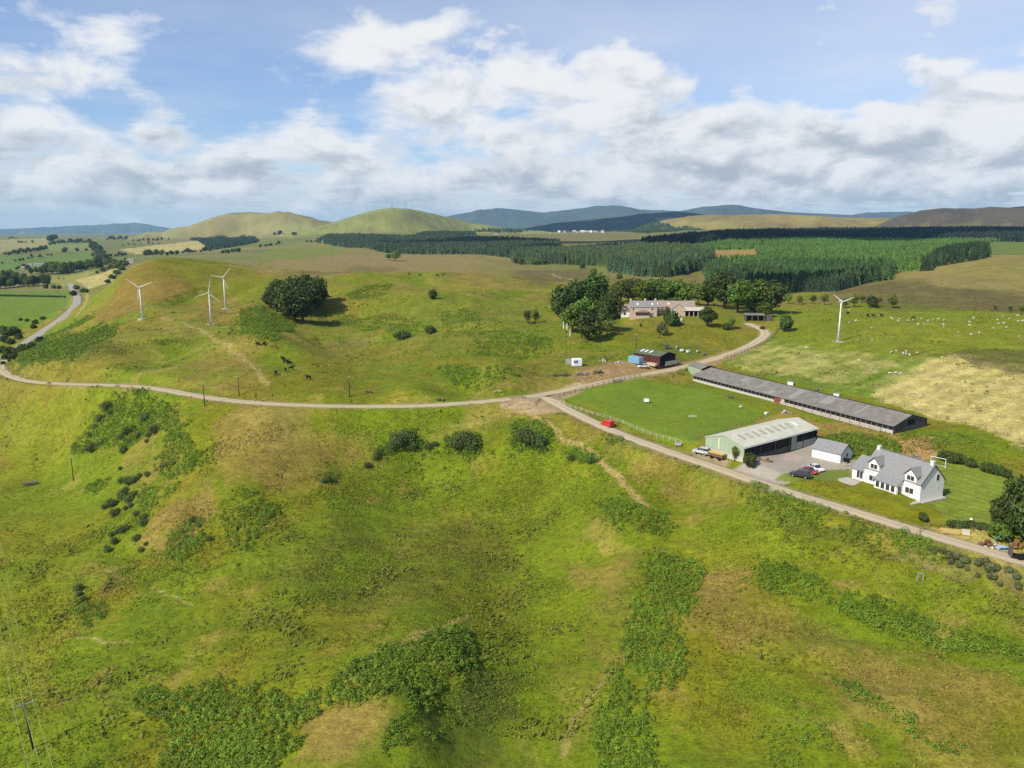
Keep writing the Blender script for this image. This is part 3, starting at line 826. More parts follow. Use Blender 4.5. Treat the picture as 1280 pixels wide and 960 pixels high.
def broadleaf_mesh(name, seed, h=10.0, w=9.0, base=.14, lobes=15, leaves=2600, leaf=.42, shade=(.042, .075, .013), tall=1.0, loose=0.0):
    rg = np.random.RandomState(seed)
    cen = []
    zc = h * (base + (1 - base) * .5); hz = h * (1 - base) * .5
    for k in range(lobes):
        while True:
            q = rg.uniform(-1, 1, 3)
            if .25 < np.linalg.norm(q) < 1: break
        q[2] = q[2] * .9 + .05
        prof = 1.0 if q[2] < .2 else (1 - .45 * (q[2] - .2))
        lr = (0.26 + .16 * rg.rand()) * w * .62
        cen.append((q[0] * w * .5 * prof * .68, q[1] * w * .5 * prof * .68, zc + q[2] * (hz - lr * .5) * tall, lr, rg.uniform(.72, 1.3)))
    cen.append((0, 0, zc + hz * .2, w * .26, .9)); cen.append((0, 0, zc - hz * .3, w * .26, .8))
    V, F, col = [], [], []; o = 0
    wts = np.array([c[3] ** 2 for c in cen]); wts /= wts.sum()
    for (x, y, z, lr, sh), wt in zip(cen, wts):
        n = max(20, int(leaves * wt))
        d = rg.normal(size=(n, 3)); d /= np.linalg.norm(d, axis=1)[:, None]
        rad = lr * (0.62 + .42 * rg.rand(n) ** .7 + loose * rg.rand(n))
        lump = 1 + .16 * np.sin(d[:, 0] * 7 + seed) * np.sin(d[:, 1] * 6 + x) + .10 * np.sin(d[:, 2] * 9 + y)
        pts = np.array((x, y, z)) + d * (rad * lump)[:, None] * np.array((1, 1, .82))
        pts[:, 2] = np.maximum(pts[:, 2], h * base * .55)
        v, f = leaf_quads(pts, d + np.array((0, 0, .25)), leaf, rg)
        V.append(v); F.append(f + o); o += len(v)
        yel = rg.rand(n)[:, None]
        cc = np.array(shade) * sh * (.7 + .6 * rg.rand(n))[:, None] * (1 - yel * .25 + yel * .25 * np.array((1.7, 1.3, .7)))
        col.append(np.repeat(cc, 4, 0))
    crown = mesh_np(name + ' crown', np.concatenate(V), np.concatenate(F), M_LEAF, False, np.concatenate(col))
    tv, tf = joinvf(trunk_parts(h, w, rg))
    trunk = mesh_np(name + ' trunk', tv, tf, M_BARK, True)
    return (h, crown, trunk)
def conifer_vf(h, w, tiers, pts, rg, drop=.34):
    V, F = [], []; o = 0
    for k in range(tiers):
        f = k / tiers
        z0 = h * (.06 + .94 * f); z1 = min(h * 1.0, z0 + h * (1.15 / tiers + .10)); r = w * .5 * (1 - f) ** .85 + .04 * w
        a0 = rg.rand() * 6.28
        ang = a0 + np.arange(2 * pts) * np.pi / pts
        rr = r * np.where(np.arange(2 * pts) % 2 == 0, 1.0, .48) * (.82 + .36 * rg.rand(2 * pts))
        zz = z0 - np.where(np.arange(2 * pts) % 2 == 0, r * drop, -r * .1)
        ring = np.c_[np.cos(ang) * rr, np.sin(ang) * rr, zz]
        v = np.r_[ring, [[0, 0, z1]]]
        n = 2 * pts
        f_ = [(i, (i + 1) % n, n) for i in range(n)]
        V.append(v); F.append(np.array(f_) + o); o += len(v)
    return np.concatenate(V), np.concatenate(F)
def conifer_mesh(name, seed, h=12.0, w=4.6, tiers=10, pts=8, shade=(.045, .078, .024)):
    rg = np.random.RandomState(seed)
    v, f = conifer_vf(h, w, tiers, pts, rg)
    c = np.array(shade) * (.65 + .7 * rg.rand(len(v)))[:, None]
    crown = mesh_np(name + ' crown', v, f, M_NEEDLE, False, c)
    tv, tf = joinvf([tube((0, 0, -.3), (0, 0, h * .9), h * .018, h * .004)])
    return (h, crown, mesh_np(name + ' trunk', tv, tf, M_BARK, True))
TREE = {
 'dark': [broadleaf_mesh('dark tree', 30 + k, 10, 9.6, .03, 18, 3200, .40, (.055, .090, .018)) for k in range(4)],
 'mid': [broadleaf_mesh('green tree', 40 + k, 10, 9.6, .05, 16, 2600, .40, (.095, .150, .020)) for k in range(4)],
 'light': [broadleaf_mesh('light tree', 50 + k, 10, 7.5, .12, 13, 1500, .36, (.125, .165, .03), loose=.25) for k in range(3)],
 'thin': [broadleaf_mesh('thin tree', 60 + k, 10, 5.5, .10, 11, 650, .34, (.075, .10, .026), loose=.5) for k in range(2)],
 'bush': [broadleaf_mesh('bush', 70 + k, 10, 15, .0, 13, 1700, .75, (.066, .104, .022)) for k in range(4)],
 'gorse': [broadleaf_mesh('gorse', 170 + k, 10, 17, .0, 22, 1500, .62, (.088, .128, .034), .9, .35) for k in range(4)],
 'grey': [broadleaf_mesh('grey bush', 80 + k, 10, 14, .0, 11, 1200, .75, (.125, .142, .058)) for k in range(2)],
 'fir': [conifer_mesh('fir', 90 + k, 12, 4.6, 11, 8) for k in range(3)],
 'blackfir': [conifer_mesh('dark fir', 95 + k, 12, 5.2, 11, 8, (.024, .046, .018)) for k in range(2)],
}
_tcount = [0]
def tree_at(p, h, kind, wr, name, label, cat, group, parts=True, sink=.15):
    var = TREE[kind]; mh, crown, trunk = var[_tcount[0] % len(var)]; _tcount[0] += 1
    s = h / mh
    o = bpy.data.objects.new(name, None if parts else crown); C.objects.link(o)
    o.location = (p[0], p[1], p[2] - sink)
    o.rotation_euler = (0, 0, (_tcount[0] * 2.399) % 6.283); o.scale = (s * wr, s * wr, s)
    o['label'] = label; o['category'] = cat
    if group: o['group'] = group
    if parts:
        o.empty_display_size = .5
        for nm, me in (('crown', crown), ('trunk', trunk)):
            c = bpy.data.objects.new(nm, me); C.objects.link(c); c.parent = o
    return o
def grow(bx, by, ph, kind, wr, name, label, cat, group=None, parts=True):
    p = ground(bx, by)
    depth = p[1] * CP - (p[2] - ZC) * SP
    return tree_at(p, ph / FPX * depth / .97, kind, wr, name, label, cat, group, parts)

# ------------------------------------------------------------------ bracken: one mass of fronds
def scatter(poly, dens, rg, wob=0.0):
    P = np.asarray(poly); lo, hi = P.min(0), P.max(0)
    n = int(dens * (hi[0] - lo[0]) * (hi[1] - lo[1]))
    x = rg.uniform(lo[0], hi[0], n); y = rg.uniform(lo[1], hi[1], n)
    wx = fbm(x, y, 4.5, 3, .6, seed=31) * wob; wy = fbm(x, y, 4.5, 3, .6, seed=32) * wob
    k = inpoly(x + wx, y + wy, P)
    return x[k], y[k]
FERNS = [
 # (polygon, clumps per square metre, height, gap)
 ([(200,965),(195,949),(222,917),(205,900),(165,890),(164,866),(190,862),(222,865),(271,849),(293,854),(290,868),(325,857),(355,872),(401,863),(423,841),(450,825),(477,808),(510,807),(537,793),(564,783),(587,789),(592,808),(596,833),(572,841),(556,862),(542,885),(526,900),(515,906),(512,925),(482,941),(474,925),(510,895),(507,873),(480,869),(450,880),(412,884),(382,898),(369,917),(369,935),(347,965)], 2.0, 1.0, .02),
 ([(100,965),(115,940),(140,930),(140,945),(120,965)], 1.2, .7, .3),
 ([(810,700),(845,693),(875,705),(885,722),(870,740),(862,770),(850,785),(855,815),(862,840),(840,865),(800,870),(810,845),(780,830),(775,800),(785,760),(800,735)], 2.0, .9, .02),
 ([(755,836),(768,836),(772,850),(800,862),(810,890),(818,930),(815,965),(745,965),(740,920),(745,890),(770,870)], 2.0, .9, .05),
 ([(945,705),(985,710),(1035,725),(1035,742),(1085,742),(1140,765),(1200,790),(1250,800),(1290,820),(1290,836),(1240,818),(1180,812),(1130,800),(1060,775),(1020,750),(950,742)], 2.0, .9, .04),
 ([(1040,850),(1080,860),(1120,885),(1180,915),(1210,950),(1190,950),(1130,920),(1090,890),(1050,870)], 1.6, .8, .2),
 ([(985,870),(1030,890),(1060,930),(1075,965),(960,965),(950,920)], 1.1, .7, .35),
 ([(1020,850),(1050,840),(1110,890),(1090,960),(1060,950),(1080,900)], .7, .55, .45),
 ([(733,625),(770,625),(800,632),(830,645),(848,660),(815,668),(790,668),(755,660),(755,640)], 1.8, .9, .05),
 ([(920,608),(950,606),(1000,625),(1060,645),(1080,660),(1130,665),(1190,685),(1150,700),(1100,690),(1060,670),(1000,655),(950,640),(925,622)], 1.3, .9, .25),
 ([(1065,652),(1120,668),(1180,690),(1225,705),(1200,710),(1130,695),(1080,672)], 1.3, .9, .25),
 ([(640,530),(670,528),(690,540),(690,560),(675,568),(640,565),(635,548)], 2.0, 1.3, .0),
 ([(705,565),(730,560),(752,572),(750,580),(720,582)], 1.8, 1.0, .1),
 ([(560,545),(590,540),(602,552),(600,568),(575,570),(555,560)], 2.0, 1.2, .0),
 ([(470,555),(495,540),(520,540),(535,555),(540,565),(510,570),(480,575),(466,570)], 1.8, 1.1, .1),
 ([(530,560),(560,562),(640,566),(660,570),(600,575),(540,572)], 1.4, .7, .3),
 ([(750,545),(780,548),(790,560),(760,556)], 1.5, .8, .2),
 ([(145,490),(175,488),(205,505),(225,525),(232,535),(215,545),(200,540),(170,555),(130,560),(95,570),(85,562),(110,535),(130,510)], 1.6, 1.0, .06),
 ([(205,540),(235,545),(250,565),(255,580),(230,590),(215,600),(195,595),(190,580),(205,565)], 1.6, 1.0, .1),
 ([(105,610),(125,600),(138,598),(130,612),(112,622)], 1.5, .9, .1),
 ([(175,610),(200,610),(225,605),(215,620),(195,640),(180,645),(172,630)], 1.6, .9, .1),
 ([(210,670),(230,650),(250,648),(258,670),(250,690),(225,705),(205,700)], 1.6, .9, .15),
 ([(270,645),(300,615),(320,610),(345,630),(340,650),(318,675),(330,690),(300,690),(280,670)], 1.3, .9, .25),
 ([(320,640),(340,630),(352,640),(330,655)], 1.5, .8, .2),
 ([(90,750),(110,755),(135,755),(130,775),(105,785),(92,775)], 1.6, .8, .1),
 ([(130,720),(165,700),(200,710),(260,715),(250,730),(180,730),(165,740),(140,735)], .9, .7, .35),
 ([(395,594),(420,590),(428,600),(410,606)], 1.4, .8, .1),
 ([(300,388),(330,383),(350,395),(368,407),(366,415),(345,415),(350,428),(325,425),(300,412)], 1.1, 1.1, .25),
 ([(60,428),(90,420),(130,404),(148,412),(140,422),(110,432),(100,445),(70,462),(30,460),(20,452)], .9, 1.2, .35),
 ([(10,440),(60,420),(95,402),(110,395),(118,398),(90,412),(60,432),(25,450)], .8, 1.0, .3),
 ([(185,426),(235,424),(238,430),(200,432)], 1.0, .9, .1),
 ([(205,375),(250,360),(262,362),(240,372),(215,382)], .7, .9, .25),
 ([(430,370),(470,355),(490,355),(480,370),(440,376)], .6, 1.0, .25),
 ([(440,395),(480,392),(520,400),(540,412),(520,420),(470,415),(420,405),(385,408),(400,380),(425,390)], .5, 1.0, .35),
 ([(545,395),(580,385),(620,400),(640,412),(600,420),(560,416)], .45, 1.0, .35),
 ([(545,460),(580,455),(600,462),(640,462),(650,470),(620,480),(600,490),(565,480)], 1.0, 1.0, .2),
 ([(590,425),(640,415),(690,425),(690,440),(650,450),(600,445)], .7, 1.0, .3),
 ([(650,425),(685,420),(690,430),(660,434)], .9, .9, .1),
 ([(690,455),(740,445),(780,442),(790,446),(740,455)], .7, .7, .4),
 ([(830,470),(860,460),(860,466),(840,474)], 1.0, .8, .2),
 ([(1030,545),(1060,543),(1110,550),(1128,560),(1125,572),(1085,570),(1040,560)], 1.4, 1.0, .1),
 ([(1155,545),(1190,540),(1240,555),(1230,562),(1180,556),(1160,556)], .8, .8, .4),
]
def build_ferns():
    rg = np.random.RandomState(5)
    X, Y, H, S = [], [], [], []
    for P, d, h, gap in FERNS:
        x, y = scatter(gpoly(P), d * 1.35, rg, 2.2)
        keep = fbm(x, y, 6.5, 3, .6, seed=33) > (gap * 1.3 - .5)
        x, y = x[keep], y[keep]
        e = fbm(x, y, 3.0, 2, .5, seed=36)
        # stragglers round the edge of each patch
        PW = gpoly(P); cw = PW.mean(0); x2, y2 = scatter(cw + (PW - cw) * 1.22, d * .55, rg, 5.0)
        k2 = fbm(x2, y2, 5.0, 3, .6, seed=38) > .12
        x = np.r_[x, x2[k2]]; y = np.r_[y, y2[k2]]; e = np.r_[e, -.5 + 0 * x2[k2]]
        X.append(x); Y.append(y); H.append(h * .95 * (.7 + .5 * rg.rand(len(x)) + .35 * e)); S.append(.9 + .3 * fbm(x, y, 12, 2, .5, seed=34) + .18 * rg.normal(size=len(x)))
    x, y, h, s = map(np.concatenate, (X, Y, H, S))
    r = np.hypot(x, y); z = height(x, y)
    print('fern clumps', len(x))
    nf = 27
    n = len(x)
    base = np.repeat(np.c_[x, y, z], nf, 0); hh = np.repeat(h, nf); sh = np.repeat(s, nf)
    a = rg.rand(n * nf) * 6.283; rad = rg.rand(n * nf) ** .6
    d = np.c_[np.cos(a) * rad, np.sin(a) * rad, 0 * a]
    cen = base + d * (hh * .62)[:, None] + np.c_[0 * a, 0 * a, hh * (.98 - .62 * rad ** 2)]
    v, f = leaf_quads(cen, d * 1.0 + np.array((0, 0, .75)), hh * .17, rg, .8)
    c = np.array((.165, .272, .022)) * (sh * (.75 + .5 * rg.rand(n * nf)))[:, None]
    yl = np.clip(rg.rand(n * nf) * 1.2 - .7, 0, 1)[:, None]
    c = c * (1 - yl) + np.array((.16, .17, .015)) * yl
    me = mesh_np('bracken', v, f, M_FERN, False, np.repeat(np.clip(c, .005, 1), 4, 0))
    link('bracken', me, kind='stuff')
build_ferns()

# ------------------------------------------------------------------ rough grass: tussocks standing out of the sward
def build_tussocks():
    rg = np.random.RandomState(8)
    N = 300000
    a = rg.uniform(-R(39), R(39), N); t = rg.rand(N)
    r = np.where(rg.rand(N) < .62, 112 + 130 * t ** .8, 200 + 330 * t)
    x, y = r * np.sin(a), r * np.cos(a)
    dens = fbm(x, y, 30, 3, .55, seed=51) + .6 * fbm(x, y, 7, 2, .5, seed=52)
    k = (dens + .5 * rg.normal(size=N) * .5 > .13) & (calm(x, y) > .5)
    x, y, r = x[k], y[k], r[k]
    for nm, (poly, hw) in ROADS.items():
        d, _ = seg_dist(x, y, poly)
        k = d > hw + .5; x, y, r = x[k], y[k], r[k]
    n = len(x); z = height(x, y); print('tussocks', n)
    col = ground_color(x, y)
    h = (.16 + .24 * rg.rand(n) ** 2) * (1 + .5 * sstep(220, 450, r))
    rush = ((fbm(x, y, 24, 3, .55, seed=55) > .18) & (rg.rand(n) < .35)).astype(float)
    h = h * (1 + .9 * rush)
    m = 3
    base = np.repeat(np.c_[x, y, z], m, 0); hh = np.repeat(h, m)
    d = rg.normal(size=(n * m, 3)) * .55; d[:, 2] = 0
    cen = base + d * hh[:, None] + np.c_[np.zeros((n * m, 2)), hh * .45]
    nrm = np.c_[d[:, :2] * 1.3 + np.array((-.3, -.4)), np.full(n * m, .75)]
    v, f = leaf_quads(cen, nrm, hh * .72, rg, .8)
    c = np.repeat(col, m, 0) * (.95 + .65 * rg.rand(n * m))[:, None]
    yl = (np.repeat(rg.rand(n) < .05, m) * .5)[:, None]
    c = c * (1 - yl) + np.array((.20, .165, .05)) * yl
    ru = np.repeat(rush, m)[:, None] * .75
    c = c * (1 - ru) + np.array((.145, .158, .020)) * ru
    me = mesh_np('rough grass', v, f, M_GRASS, False, np.repeat(np.clip(c, .005, 1), 4, 0))
    link('grass', me, kind='stuff')
build_tussocks()

# ------------------------------------------------------------------ plantations
def build_forest(name, polys):
    rg = np.random.RandomState(len(name))
    V, F, CC = [], [], []; o = 0; tot = 0
    for P, spacing, h, tiers, pts, shade, jit in polys:
        x, y = scatter(gpoly(P), 1 / spacing ** 2, rg, spacing * 2)
        n = len(x); tot += n
        if n == 0: continue
        z = height(x, y, False)
        hs = h * (.62 + .6 * rg.rand(n) + .25 * fbm(x, y, 60, 2, .5, seed=61)); sh = (1 + .35 * fbm(x, y, 90, 3, .5, seed=62) + .22 * rg.normal(size=n))
        for k in range(3):
            v, f = conifer_vf(1.0, .42, tiers, pts, np.random.RandomState(100 + k))
            s = np.arange(n) % 3 == k
            m = int(s.sum())
            if not m: continue
            ro = rg.rand(m) * 6.28
            cs, sn = np.cos(ro)[:, None], np.sin(ro)[:, None]
            vx = v[None, :, 0] * cs - v[None, :, 1] * sn; vy = v[None, :, 0] * sn + v[None, :, 1] * cs
            sc = hs[s][:, None]; wj = sc * (.9 + .5 * rg.rand(m))[:, None]
            W = np.stack([x[s][:, None] + vx * wj, y[s][:, None] + vy * wj, z[s][:, None] - .4 + v[None, :, 2] * sc], -1).reshape(-1, 3)
            V.append(W); F.append((f[None] + (np.arange(m) * len(v))[:, None, None]).reshape(-1, 3) + o); o += len(W)
            c = np.array(shade) * np.clip(sh[s], .4, 1.8)[:, None]
            CC.append(np.repeat(c, len(v), 0) * (.75 + .5 * rg.rand(len(W)))[:, None])
    print(name, tot)
    me = mesh_np(name, np.concatenate(V), np.concatenate(F), M_NEEDLE_MASS, False, np.clip(np.concatenate(CC), .003, 1))
    link(name, me, kind='stuff')
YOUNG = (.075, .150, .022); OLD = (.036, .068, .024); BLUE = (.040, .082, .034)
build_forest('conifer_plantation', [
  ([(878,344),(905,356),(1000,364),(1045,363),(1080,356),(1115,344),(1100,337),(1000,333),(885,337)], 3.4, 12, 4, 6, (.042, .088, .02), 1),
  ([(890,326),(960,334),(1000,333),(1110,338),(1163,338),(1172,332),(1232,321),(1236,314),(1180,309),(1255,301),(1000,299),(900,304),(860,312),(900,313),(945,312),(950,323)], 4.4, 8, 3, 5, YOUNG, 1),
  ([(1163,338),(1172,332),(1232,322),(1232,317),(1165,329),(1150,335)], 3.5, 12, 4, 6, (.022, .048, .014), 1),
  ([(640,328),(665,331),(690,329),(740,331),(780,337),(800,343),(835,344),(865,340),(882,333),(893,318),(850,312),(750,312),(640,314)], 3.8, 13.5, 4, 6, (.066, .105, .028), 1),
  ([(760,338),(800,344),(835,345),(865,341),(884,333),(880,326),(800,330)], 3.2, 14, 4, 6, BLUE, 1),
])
build_forest('distant_forest', [
  ([(797,306),(880,304),(960,301),(1100,300),(1290,303),(1290,289),(1100,289),(960,291),(880,297)], 6.5, 17, 3, 5, (.016, .030, .018), 1),
  ([(395,303),(430,309),(480,316),(560,318),(640,319),(660,322),(700,318),(700,304),(640,300),(560,299),(480,297),(410,296)], 6.0, 13, 3, 5, (.046, .078, .03), 1),
  ([(600,318),(660,324),(690,326),(700,318),(640,314)], 5.0, 13, 3, 5, OLD, 1),
  ([(520,296),(545,292),(592,290),(594,294),(560,298)], 7.0, 13, 3, 5, OLD, 1),
  ([(590,288),(640,287),(660,289),(640,291),(595,290)], 8.0, 13, 3, 5, OLD, 1),
  ([(238,299),(275,296),(318,297),(322,303),(290,309),(262,313),(255,305)], 7.5, 13, 3, 5, (.030, .055, .022), 1),
  ([(810,292),(760,289),(760,287),(840,284),(880,287)], 9.0, 12, 3, 5, OLD, 1),
])
# ------------------------------------------------------------------ trees and bushes one can tell apart
def row(items, name, cat, group=None, parts=True):
    for bx, by, ph, kind, wr, label in items:
        grow(bx, by, ph, kind, wr, name, label, cat, group, parts)
HOLLOW = 'dark broadleaf tree in the dense clump filling the hollow right of the turbines'
row([(x, y, p, 'dark', w, HOLLOW) for x, y, p, w in
     [(337,384,22,1),(347,388,34,1),(358,396,42,1),(369,403,44,1.05),(379,401,44,1),(389,390,42,1),(396,379,34,1),(366,382,36,1.1),(381,376,33,1.1),(352,378,30,1.1),(374,390,40,1)]],
    'broadleaf_tree', 'tree', 'trees of the clump in the hollow')
row([
 (704,404,46,'dark',.85,'tall dark tree at the left end of the farmhouse clump'),
 (722,398,48,'dark',.95,'dark broad tree behind the left of the farmhouse clump'),
 (741,384,44,'dark',1.0,'highest dark tree at the back of the farmhouse clump'),
 (762,399,36,'dark',1.0,'round dark tree nearest the left wall of the farmhouse'),
 (733,412,42,'mid',.95,'mid green tree in the middle of the farmhouse clump'),
 (752,413,40,'dark',.95,'dark tree at the front right of the farmhouse clump'),
 (716,416,36,'mid',.9,'green tree at the front left of the farmhouse clump, by the white mast tops'),
 (735,426,38,'dark',1.0,'very dark low tree at the foot of the farmhouse clump'),
 (759,421,24,'light',1.0,'small pale green tree at the foot of the farmhouse clump'),
 (905,386,48,'dark',1.0,'very dark tall tree right of the farmhouse roofs'),
 (922,391,42,'mid',1.05,'bright green broad tree left of the open cart shed'),
 (943,391,43,'mid',1.1,'tall green broad tree behind the open cart shed'),
 (963,392,40,'dark',1.1,'dark broad tree at the right of the trees by the cart shed'),
 (955,397,20,'mid',1.1,'small round tree right behind the cart shed roof'),
 (884,408,26,'dark',.9,'dark tree in front of the pale lean-to roof of the farmhouse'),
 (915,411,17,'light',.9,'small young tree beside the bend of the farm track'),
 (734,361,12,'dark',1.0,'small dark tree standing alone left of the conifer edge'),
 (774,352,12,'light',1.0,'slender tree in front of the conifer plantation edge'),
 (742,348,14,'light',1.0,'slender pale tree on the moor before the plantation'),
 (494,326,12,'light',1.6,'round pale copse tree alone on the brown moor'),
 (486,325,9,'light',1.5,'smaller tree at the left of the lone moor copse'),
 (660,405,21,'thin',1.0,'thin young tree left of the farmhouse clump'),
 (670,404,20,'thin',1.0,'second thin young tree just left of the farmhouse clump'),
 (1256,671,62,'dark',.68,'dark broad tree beside the rubbish heap at the lower right'),
 (1277,676,88,'dark',.66,'largest dark tree at the right edge, by the track'),
 (1248,676,30,'mid',1.1,'low green tree skirting the dark trees at the lower right'),
 (1301,690,70,'dark',.9,'dark tree cut by the right edge of the photo'),
 (918,577,22,'light',.65,'leafy pale sapling at the gable corner of the green barn'),
], 'broadleaf_tree', 'tree')
BACK = 'green tree in the row behind the farmhouse roofs'
row([(x, y, p, k, w, BACK) for x, y, p, k, w in
     [(775,377,28,'mid',1),(790,378,30,'dark',1),(803,379,30,'mid',1),(817,380,32,'mid',1.1),(832,380,33,'mid',1.1),(848,380,32,'mid',1.1),(861,381,30,'mid',1.0),(873,382,30,'light',1.0),(885,382,32,'dark',1.0),(783,372,25,'mid',1),(825,374,25,'light',1)]],
    'broadleaf_tree', 'tree', 'row of trees behind the farmhouse')
EDGE = 'small scattered tree along the far edge of the sheep field'
row([(x, y, p, k, w, EDGE) for x, y, p, k, w in
     [(985,380,14,'light',1),(999,381,12,'light',1),(1016,380,13,'light',1),(1030,381,15,'light',.9),(1055,385,12,'light',1),(1067,384,18,'light',.9),(1077,378,12,'light',1),(1116,386,18,'light',.9),(1263,391,11,'thin',1),(1277,393,13,'light',1),(1244,388,7,'light',1),(1100,379,9,'thin',1)]],
    'hedge_tree', 'tree', 'trees along the far edge of the sheep field')
grow(1090, 384, 15, 'dark', 1.2, 'hedge_tree', 'dark round tree on the far edge of the sheep field, right of the lone turbine', 'tree')
row([
 (981,414,20,'bush',.75,'dark round bush beside the farm track bend'),
 (953,412,5,'bush',.9,'tiny dark bush by the track below the cart shed'),
 (840,407,19,'bush',.8,'dark bushy evergreen before the long farmhouse wing'),
 (828,419,17,'grey',.8,'greyish shrub on the bank below the farmhouse'),
 (834,405,21,'bush',.4,'slim dark shrub by the farmhouse gable'),
 (908,412,9,'bush',.9,'small purple-dark bush under the young tree by the track bend'),
 (801,408,4,'bush',.7,'tiny dark bush on the lawn slope below the farmhouse'),
 (938,584,19,'bush',.72,'dark green bush at the corner of the green barn'),
 (1153,651,11,'bush',.9,'dark rounded bush beside the track in front of the white house'),
 (503,424,11,'bush',1.3,'left of two dark bushes in the grassy valley'),
 (538,417,11,'bush',1.1,'right of two dark bushes in the grassy valley'),
 (540,374,12,'bush',.8,'dark bush by the bare scar on the valley side'),
 (497,420,5,'bush',1,'small dark bush beside the two valley bushes'),
], 'bush', 'bush')
HED = 'clipped dark bush in the garden hedge row behind the white house lawn'
row([(x, y, p, 'bush', .85, HED) for x, y, p in [(1182,576,14),(1190,578,15),(1199,580,14),(1213,584,12),(1231,589,13),(1240,592,14),(1249,594,13),(1258,597,12)]], 'bush', 'bush', 'bushes of the garden hedge row')
HED2 = 'low hedge bush along the front of the lawn by the dark trees'
row([(x, y, 9, 'bush', 1.1, HED2) for x, y in [(1191,658),(1199,658),(1207,659),(1215,659),(1223,660),(1231,661),(1239,663)]], 'bush', 'bush', 'bushes of the low hedge by the lawn')
GORSE = 'dark gorse bush on the slope below the left of the farm track'
_rg = random.Random(21)
row([(x + _rg.uniform(-2, 2), y, p * _rg.uniform(.6, 1.15), 'gorse', _rg.uniform(.7, 1.1), GORSE) for x, y, p in
     [(135,512,11),(139,518,9),(125,527,10),(120,535,9),(113,545,8),(130,555,9),(112,564,10),(118,559,8),(124,558,8),(152,549,10),(160,543,9),(167,538,8),(158,551,7),(175,548,9),(180,526,9),(192,541,11),(188,546,7),(165,554,6),(184,553,6),(155,566,8),(152,587,7),
      (150,603,9),(160,606,11),(168,603,10),(176,597,9),(183,595,8),(158,615,11),(152,623,11),(160,628,10),(165,620,9),(137,633,11),(131,636,9),(146,640,9),(142,645,9),(156,637,9),(164,634,8),(172,645,9),(177,650,9),(180,657,8),
      (145,667,10),(152,665,8),(140,670,8),(160,661,7),(135,690,9),(142,680,8),(170,675,8),(182,682,7),(175,690,7),(210,583,9),(203,585,7),(216,580,7),(262,676,8),(100,745,10),(103,752,9),(97,738,8),(230,672,7),(243,652,8),(248,658,7)]],
    'gorse_bush', 'bush', 'gorse bushes on the slope below the farm track')
BOWL = 'dark leafy bush on the bank at the top of the grassy bowl'
row([(x, y, p * .9, 'gorse', w, BOWL) for x, y, p, w in
     [(500,556,17,1),(510,552,16,1),(516,562,12,1),(490,562,12,1),(473,569,9,1),(470,574,8,1),(535,560,8,1),(544,557,7,.9),(572,560,16,1),(583,556,18,1),(590,562,14,1),(655,552,18,1),(665,556,18,1),(675,558,15,1),(459,584,8,.9),(714,575,10,1),(737,578,9,1),(410,602,8,1.1),(404,603,6,1)]],
    'bush', 'bush', 'bushes at the top of the grassy bowl')
BANK = 'grey green bush on the rough bank below the track at the lower right'
row([(x, y, p, 'grey', w, BANK) for x, y, p, w in
     [(1166,690,8,1),(1178,691,9,1),(1186,697,9,1),(1196,699,10,1),(1205,703,11,1),(1198,709,9,1),(1188,704,8,1),(1222,706,9,1),(1232,707,12,1),(1238,714,12,1),(1246,712,9,1),(1243,724,9,.9),(1261,715,9,.9),(1270,724,10,.9),(1222,721,6,1),(1208,712,6,1),(1225,702,6,1),(1238,723,8,.9),(1273,735,9,1),(1250,732,7,1)]],
    'bush', 'bush', 'bushes on the rough bank at the lower right')
ROADB = 'dark bush on the verge between the road and the lower fields at the left'
row([(x, y, p, 'bush', 1, ROADB) for x, y, p in
     [(2,418,11),(10,420,12),(18,419,11),(6,428,9),(14,430,8),(24,424,7),(3,441,9),(12,443,10),(22,442,9),(30,439,10),(8,450,9),(18,449,8),(40,435,8),(50,427,7),(26,401,4),(34,402,4),(44,405,6),(54,400,5),(42,411,6),(92,370,7),(96,362,6),(104,366,6),(108,366,5),(4,456,5),(12,452,4)]],
    'bush', 'bush', 'bushes along the road at the left')
WL = 'dark valley tree in the wood above the bright field at the far left'
row([(x, y, p, k, 1, WL) for x, y, p, k in
     [(1,361,17,'dark'),(7,360,16,'dark'),(13,360,12,'mid'),(18,359,15,'dark'),(24,358,14,'mid'),(30,358,15,'dark'),(36,359,14,'mid'),(42,358,14,'dark'),(48,357,12,'dark'),(54,356,14,'dark'),(59,357,14,'dark'),(10,352,12,'dark'),(20,351,12,'mid'),(30,351,10,'dark'),(58,361,6,'bush'),(68,361,5,'bush'),(74,361,5,'bush'),(4,346,9,'mid'),(12,345,9,'mid')]],
    'broadleaf_tree', 'tree', 'valley wood above the bright field')
WM = 'tree in the long dark wood across the left valley fields'
row([(x, y, p, k, 1, WM) for x, y, p, k in
     [(39,343,9,'dark'),(46,342,9,'mid'),(54,343,12,'dark'),(60,343,15,'dark'),(66,343,16,'dark'),(72,343,16,'mid'),(78,343,15,'mid'),(84,343,14,'dark'),(90,342,15,'dark'),(96,340,13,'mid'),(100,339,14,'dark'),(106,337,10,'grey'),(110,337,13,'dark'),(116,336,12,'dark'),(122,336,13,'dark'),(127,335,15,'blackfir'),(124,334,14,'blackfir'),(70,337,10,'dark'),(80,337,10,'dark'),(92,336,9,'mid'),(58,337,8,'dark')]],
    'broadleaf_tree', 'tree', 'long dark wood across the valley')
SCRUB = 'bluish green tree in the scrub between the road and the turbine hill'
